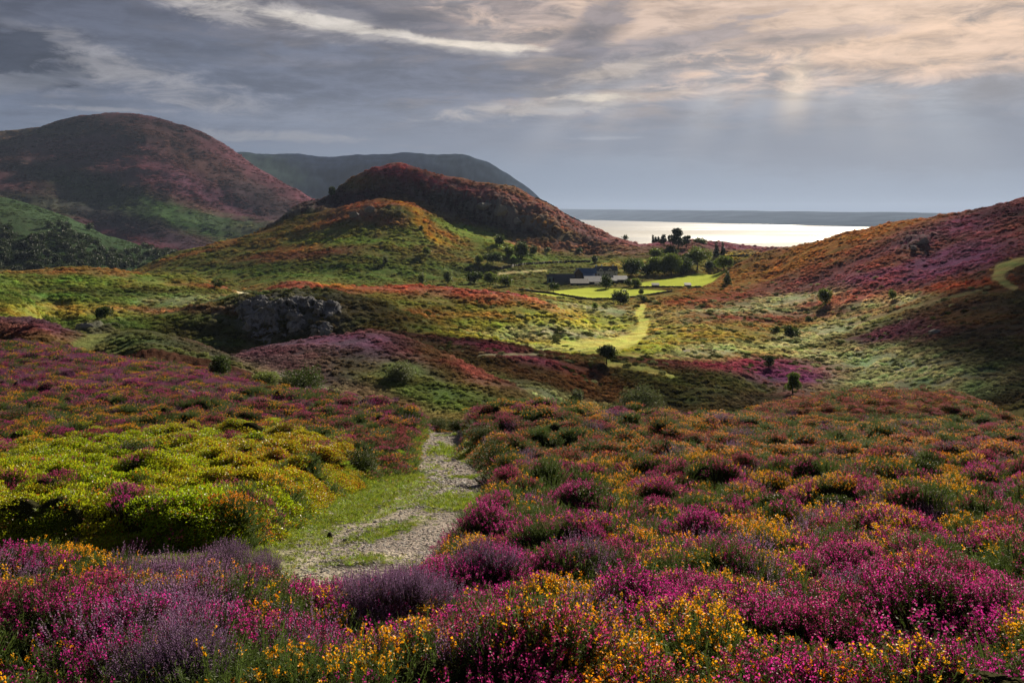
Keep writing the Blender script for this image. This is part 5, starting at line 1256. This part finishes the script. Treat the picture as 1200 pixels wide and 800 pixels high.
# ------------------------------------------------------------------ farm
M_WHITE = simple('whitewash', (.85, .85, .83), .8, .12, .5); M_SLATE = simple('slate_roof', (.075, .085, .105), .5, .3, 1.5, .01, .6)
M_BLUE = simple('blue_metal_roof', (.07, .17, .36), .35, .15, .6, 0, .6); M_STONEW = simple('farm_stone', (.16, .13, .10), .9, .4, 1.2, .02)
M_TIN = simple('pale_tin_roof', (.42, .44, .46), .30, .2, .4, 0, .8); M_DARKW = simple('dark_boarding', (.03, .03, .032), .8, .3, 1.0); M_GREYW = simple('grey_render', (.20, .20, .21), .8, .25, .8)
M_GLASS = simple('window_glass', (.02, .025, .03), .08, .1, 1, 0, .8); M_FRAME = simple('window_frame', (.6, .6, .58), .6, .05); M_PALEB = simple('pale_blue_sheet', (.18, .27, .32), .5, .2, .7)
def boxm(name, x0, x1, y0, y1, z0, z1, mat, parent):
    V = [(x, y, z) for z in (z0, z1) for y in (y0, y1) for x in (x0, x1)]
    Fq = [(0, 2, 3, 1), (4, 5, 7, 6), (0, 1, 5, 4), (2, 6, 7, 3), (0, 4, 6, 2), (1, 3, 7, 5)]
    return link(name, mesh_np(name, V, Fq, False), mat, parent)
def gable(name, x0, x1, y0, y1, z0, zr, mat, parent, over=.35, th=.22, axis='x'):
    """pitched roof with thickness; ridge along axis"""
    xa, xb, ya, yb = x0 - over, x1 + over, y0 - over, y1 + over
    if axis == 'x': prof = [(ya, z0 - .15), ((ya + yb) / 2, zr), (yb, z0 - .15)]; mk = lambda a, p: (a, p[0], p[1]); A = (xa, xb)
    else: prof = [(xa, z0 - .15), ((xa + xb) / 2, zr), (xb, z0 - .15)]; mk = lambda a, p: (p[0], a, p[1]); A = (ya, yb)
    prof = prof + [(q[0], q[1] + th) for q in prof[::-1]]
    V = [mk(a, p) for a in A for p in prof]; n = len(prof)
    Fq = [(i, (i + 1) % n, n + (i + 1) % n, n + i) for i in range(n)] + [(0, 1, 4, 5), (1, 2, 3, 4), (n, n + 5, n + 4, n + 1), (n + 1, n + 4, n + 3, n + 2)]
    return link(name, mesh_np(name, V, Fq, False), mat, parent)
def gwall(x0, x1, y0, y1, z0, z1, zr, mat, parent, axis='x'):
    """walls with gable ends up to the ridge"""
    if axis == 'x': V = [(x, y, z) for x in (x0, x1) for y, z in ((y0, z0), (y1, z0), (y1, z1), ((y0 + y1) / 2, zr), (y0, z1))]
    else: V = [(x, y, z) for y in (y0, y1) for x, z in ((x0, z0), (x1, z0), (x1, z1), ((x0 + x1) / 2, zr), (x0, z1))]
    me = bpy.data.meshes.new('wall'); me.from_pydata(V, [], [(0, 1, 2, 3, 4), (9, 8, 7, 6, 5), (0, 4, 9, 5), (1, 6, 7, 2), (0, 5, 6, 1), (4, 3, 8, 9), (3, 2, 7, 8)]); me.update()
    return link('wall', me, mat, parent)
def building(name, label, cat, x0, x1, base, eave, ridge, depth, Y, wm, rm, roof='gable', wins=(), doors=(), chims=(), dormers=(), yaw=0.0, axis='x'):
    if Y is None: Y = seen((x0 + x1) / 2, base, 560, 760).y
    s_ = Y / F; cx = (x0 + x1) / 2; W = (x1 - x0) * s_; H1 = (base - eave) * s_; H2 = (base - ridge) * s_
    e = bpy.data.objects.new(name, None); COL.objects.link(e); zb = -(base - HZ) * s_
    zg = float(height((cx - 600) * s_, Y)); e.location = ((cx - 600) * s_, Y, zb); e.rotation_euler.z = yaw; tag(e, label, cat)
    dn = min(0, zg - zb) - 1.5
    if roof == 'gable':
        gwall(-W / 2, W / 2, 0, depth, dn, H1, H2 - .12, wm, e, axis); gable('roof', -W / 2, W / 2, 0, depth, H1, H2, rm, e, axis=axis)
    else:   # single slope up to the back
        V = [(-W / 2, 0, dn), (W / 2, 0, dn), (W / 2, depth, dn), (-W / 2, depth, dn), (-W / 2, 0, H1), (W / 2, 0, H1), (W / 2, depth, H2), (-W / 2, depth, H2)]
        link('wall', mesh_np('wall', V, [(0, 3, 2, 1), (4, 5, 6, 7), (0, 1, 5, 4), (2, 3, 7, 6), (0, 4, 7, 3), (1, 2, 6, 5)], False), wm, e)
        a, b_ = -W / 2 - .3, W / 2 + .3; k_ = (H2 - H1) / depth
        V = [(x, y, z + H1 + y * k_) for z in (.02, .2) for x, y in ((a, -.4), (b_, -.4), (b_, depth + .3), (a, depth + .3))]
        link('roof', mesh_np('roof', V, [(0, 3, 2, 1), (4, 5, 6, 7), (0, 1, 5, 4), (2, 3, 7, 6), (0, 4, 7, 3), (1, 2, 6, 5)], False), rm, e)
    for (fx, z, w_, h_) in wins:
        f_ = boxm('window', fx * W - w_ / 2 - .1, fx * W + w_ / 2 + .1, -.06, .05, z, z + h_ + .2, M_FRAME, e)
        boxm('pane', fx * W - w_ / 2, fx * W + w_ / 2, -.09, -.07, z + .1, z + .1 + h_, M_GLASS, f_)
    for (fx, w_, h_) in doors: boxm('door', fx * W - w_ / 2, fx * W + w_ / 2, -.05, .06, -.4, h_, M_DARKW, e)
    for fx in chims:
        c_ = boxm('chimney', fx * W - .55, fx * W + .55, depth / 2 - .5, depth / 2 + .5, H2 - .8, H2 + 1.3, wm, e)
        boxm('chimney_pot', fx * W - .2, fx * W + .2, depth / 2 - .2, depth / 2 + .2, H2 + 1.3, H2 + 1.75, M_STONEW, c_)
    for fx in dormers:
        d_ = gwall(fx * W - 1.6, fx * W + 1.6, -.03, depth * .4, H1 - .3, H1 + .7, H1 + 2.3, wm, e, 'y'); d_.name = 'dormer'
        gable('dormer_roof', fx * W - 1.6, fx * W + 1.6, -.03, depth * .4, H1 + .7, H1 + 2.5, rm, d_, .2, .15, 'y')
        boxm('dormer_window', fx * W - .5, fx * W + .5, -.12, -.05, H1 - .2, H1 + 1.0, M_GLASS, d_)
    return e
building('farmhouse', 'white two storey farmhouse with slate roof and small gables', 'house', 698.5, 724, 323.5, 317.3, 312.4, 8, 742, M_WHITE, M_SLATE, wins=((-.38, .6, .9, 1.1), (-.15, .6, .9, 1.1), (.12, .6, .9, 1.1), (.38, .6, .9, 1.1), (-.1, 2.6, .8, 1.0), (.36, 2.6, .8, 1.0)), doors=((0.0, 1.0, 2.0),), chims=(-.46, -.2, .32), dormers=(-.28, .14), yaw=.08)
building('stone_barn', 'stone barn with long blue metal roof', 'barn', 676, 699, 328.5, 320, 314.8, 9, 728, M_STONEW, M_BLUE, doors=((-.2, 2.4, 2.8),), wins=((.2, 2, .8, .8),), yaw=.05)
building('lean_to', 'low lean-to with blue roof in front of the stone barn', 'shed', 684, 697.5, 328.5, 324.5, 321.4, 5, 720, M_STONEW, M_BLUE, 'mono', doors=((.1, 2, 2),))
building('gabled_barn', 'brown stone barn showing its gable end', 'barn', 673.5, 682, 329.5, 320, 315.2, 9, 722, M_STONEW, M_SLATE, axis='y', wins=((0, 3, .8, .8),), doors=((.05, 1.6, 2.2),))
building('dark_barn', 'long dark open barn at the left end of the farm', 'barn', 644, 674, 334, 325.5, 321.5, 10, 712, M_DARKW, M_SLATE, doors=((-.2, 3, 3.4), (.2, 3, 3.4)))
building('feed_store', 'narrow pale blue sheeted store at the far left of the farm', 'shed', 641, 647.5, 330, 324, 322, 5, 706, M_PALEB, M_SLATE, doors=((0, 1.4, 2.4),))
building('stone_shed', 'grey stone shed in front of the dark barn', 'shed', 650, 667, 335.5, 330.5, 325.5, 7, 698, M_GREYW, M_SLATE, doors=((.25, 1.6, 2.2),), wins=((-.2, 1.3, .7, .7),))
building('cattle_shed', 'low cattle shed with dull grey roof by the lower field', 'shed', 669, 690, 336, 332, 328, 9, 690, M_DARKW, M_GREYW, 'mono', doors=((-.3, 3, 2), (0, 3, 2), (.3, 3, 2)))
building('open_shed', 'open fronted shed with shining pale roof', 'shed', 686, 706, 336, 330.3, 325.2, 12, 694, M_DARKW, M_TIN, 'mono', doors=((-.25, 3, 2.6), (.1, 3, 2.6)))  # its openings are flat dark panels for the shade inside
building('small_shed', 'small shed with pale roof right of the dark farm tree', 'shed', 713.5, 723, 335.5, 329, 326.6, 7, 694, M_DARKW, M_TIN, 'mono', doors=((0, 2, 2.2),))
building('long_shed', 'dark shed with grey sloping roof at the right end of the farm', 'shed', 720.5, 736, 336, 327.8, 324.3, 10, 700, M_DARKW, M_TIN, 'mono', doors=((.1, 3, 2.6),))
building('field_shelter', 'pale field shelter standing in the wall between the fields, nearer the farm', 'shelter', 764.5, 772.5, 336.3, 334.0, 332.4, 3.5, None, M_GREYW, M_TIN, 'mono', doors=((0, 1.6, 1.2),))
building('field_shelter', 'pale field shelter at the right end of the wall between the fields', 'shelter', 803, 810, 336.0, 334.0, 332.2, 3.5, None, M_GREYW, M_TIN, 'mono', doors=((0, 1.6, 1.2),))
def van():
    s_ = 688 / F; e = bpy.data.objects.new('parked_van', None); COL.objects.link(e); X = (700 - 600) * s_; e.location = (X, 686, float(height(X, 686))); e.rotation_euler.z = .3
    tag(e, 'white van parked in front of the open farm shed', 'van')
    prof = [(-2.3, .45), (2.2, .45), (2.3, .9), (1.9, 1.15), (1.3, 1.95), (-2.2, 2.05), (-2.35, 1.8)]
    n = len(prof); V = [(x, y, z) for y in (-.85, .85) for x, z in prof]; me = bpy.data.meshes.new('body'); me.from_pydata(V, [], [tuple(range(n)), tuple(range(2 * n - 1, n - 1, -1))] + [(i, n + i, n + (i + 1) % n, (i + 1) % n) for i in range(n)]); me.update()
    link('body', me, simple('white_paint', (.75, .75, .75), .3, .05), e); boxm('windscreen', 1.35, 1.75, -.7, .7, 1.25, 1.75, M_GLASS, e)
    for x_ in (-1.5, 1.4):
        for y_ in (-.86, .86):
            V, Fc = [], []; tube(V, Fc, [Vector((x_, y_ - .1, .36)), Vector((x_, y_ + .1, .36))], [.36, .36], 12); V += [(x_, y_ - .1, .36), (x_, y_ + .1, .36)]
            me = bpy.data.meshes.new('wheel'); me.from_pydata(V, [], Fc + [(i, (i + 1) % 12, 24) for i in range(12)] + [(12 + i, 25, 12 + (i + 1) % 12) for i in range(12)]); me.update(); link('wheel', me, M_DARKW, e)
van()

# ------------------------------------------------------------------ field walls
def field_wall(name, label, pl, Y0, Y1, h=1.2, w=.5, cat='stone wall', mat=None):
    P = []
    for a, b_ in zip(pl[:-1], pl[1:]):
        n = max(2, int(math.hypot(b_[0] - a[0], b_[1] - a[1]) / 1.2))
        for i in range(n): P.append(seen(a[0] + (b_[0] - a[0]) * i / n, a[1] + (b_[1] - a[1]) * i / n, Y0, Y1))
    P.append(seen(*pl[-1], Y0, Y1)); r = random.Random(len(P)); V, Fc = [], []
    P = [P[0]] + [p for i, p in enumerate(P[1:], 1) if (p - P[i - 1]).length > .05 and abs(p.y - P[i - 1].y) < 60]
    for i, p in enumerate(P):
        d = (P[min(i + 1, len(P) - 1)] - P[max(i - 1, 0)]); d.z = 0; d.normalize(); s_ = Vector((-d.y, d.x, 0)) * w / 2; hh = h * r.uniform(.8, 1.15)
        V += [tuple(p - s_ + Vector((0, 0, -.6))), tuple(p - s_ * .7 + Vector((0, 0, hh))), tuple(p + s_ * .7 + Vector((0, 0, hh * r.uniform(.93, 1.05)))), tuple(p + s_ + Vector((0, 0, -.6)))]
        if i: a = 4 * (i - 1); Fc += [(a, a + 4, a + 5, a + 1), (a + 1, a + 5, a + 6, a + 2), (a + 2, a + 6, a + 7, a + 3)]
    o = link(name, mesh_np(name, V, Fc, False), mat or M_WALL); tag(o, label, cat); return o
M_WALL = simple('dry_stone', (.10, .095, .085), .9, .5, .9, .03)
field_wall('stone_wall', 'dark stone wall along the lower edge of the lower field', [(608, 340), (640, 343.6), (690, 351), (722, 351), (756, 347), (788, 342)], 520, 680)
field_wall('stone_wall', 'stone wall dividing the lower field from the upper field', [(742, 337.3), (772, 337), (800, 337.3), (822, 337)], 560, 700)
field_wall('stone_wall', 'long dark wall climbing from the left to the slope above the farmhouse', [(575, 321), (590, 314), (620, 309.5), (654, 308), (692, 307)], 740, 1000, 1.8)
field_wall('stone_wall', 'wall across the rise right of the round field tree', [(845, 301), (868, 300), (892, 299)], 760, 1050, 1.6)
field_wall('stone_wall', 'wall running down the skyline of the middle hill towards the sea', [(628, 231), (655, 244), (685, 259)], 1050, 1100, 1.2)
print('things', round(time.time() - T0, 1))
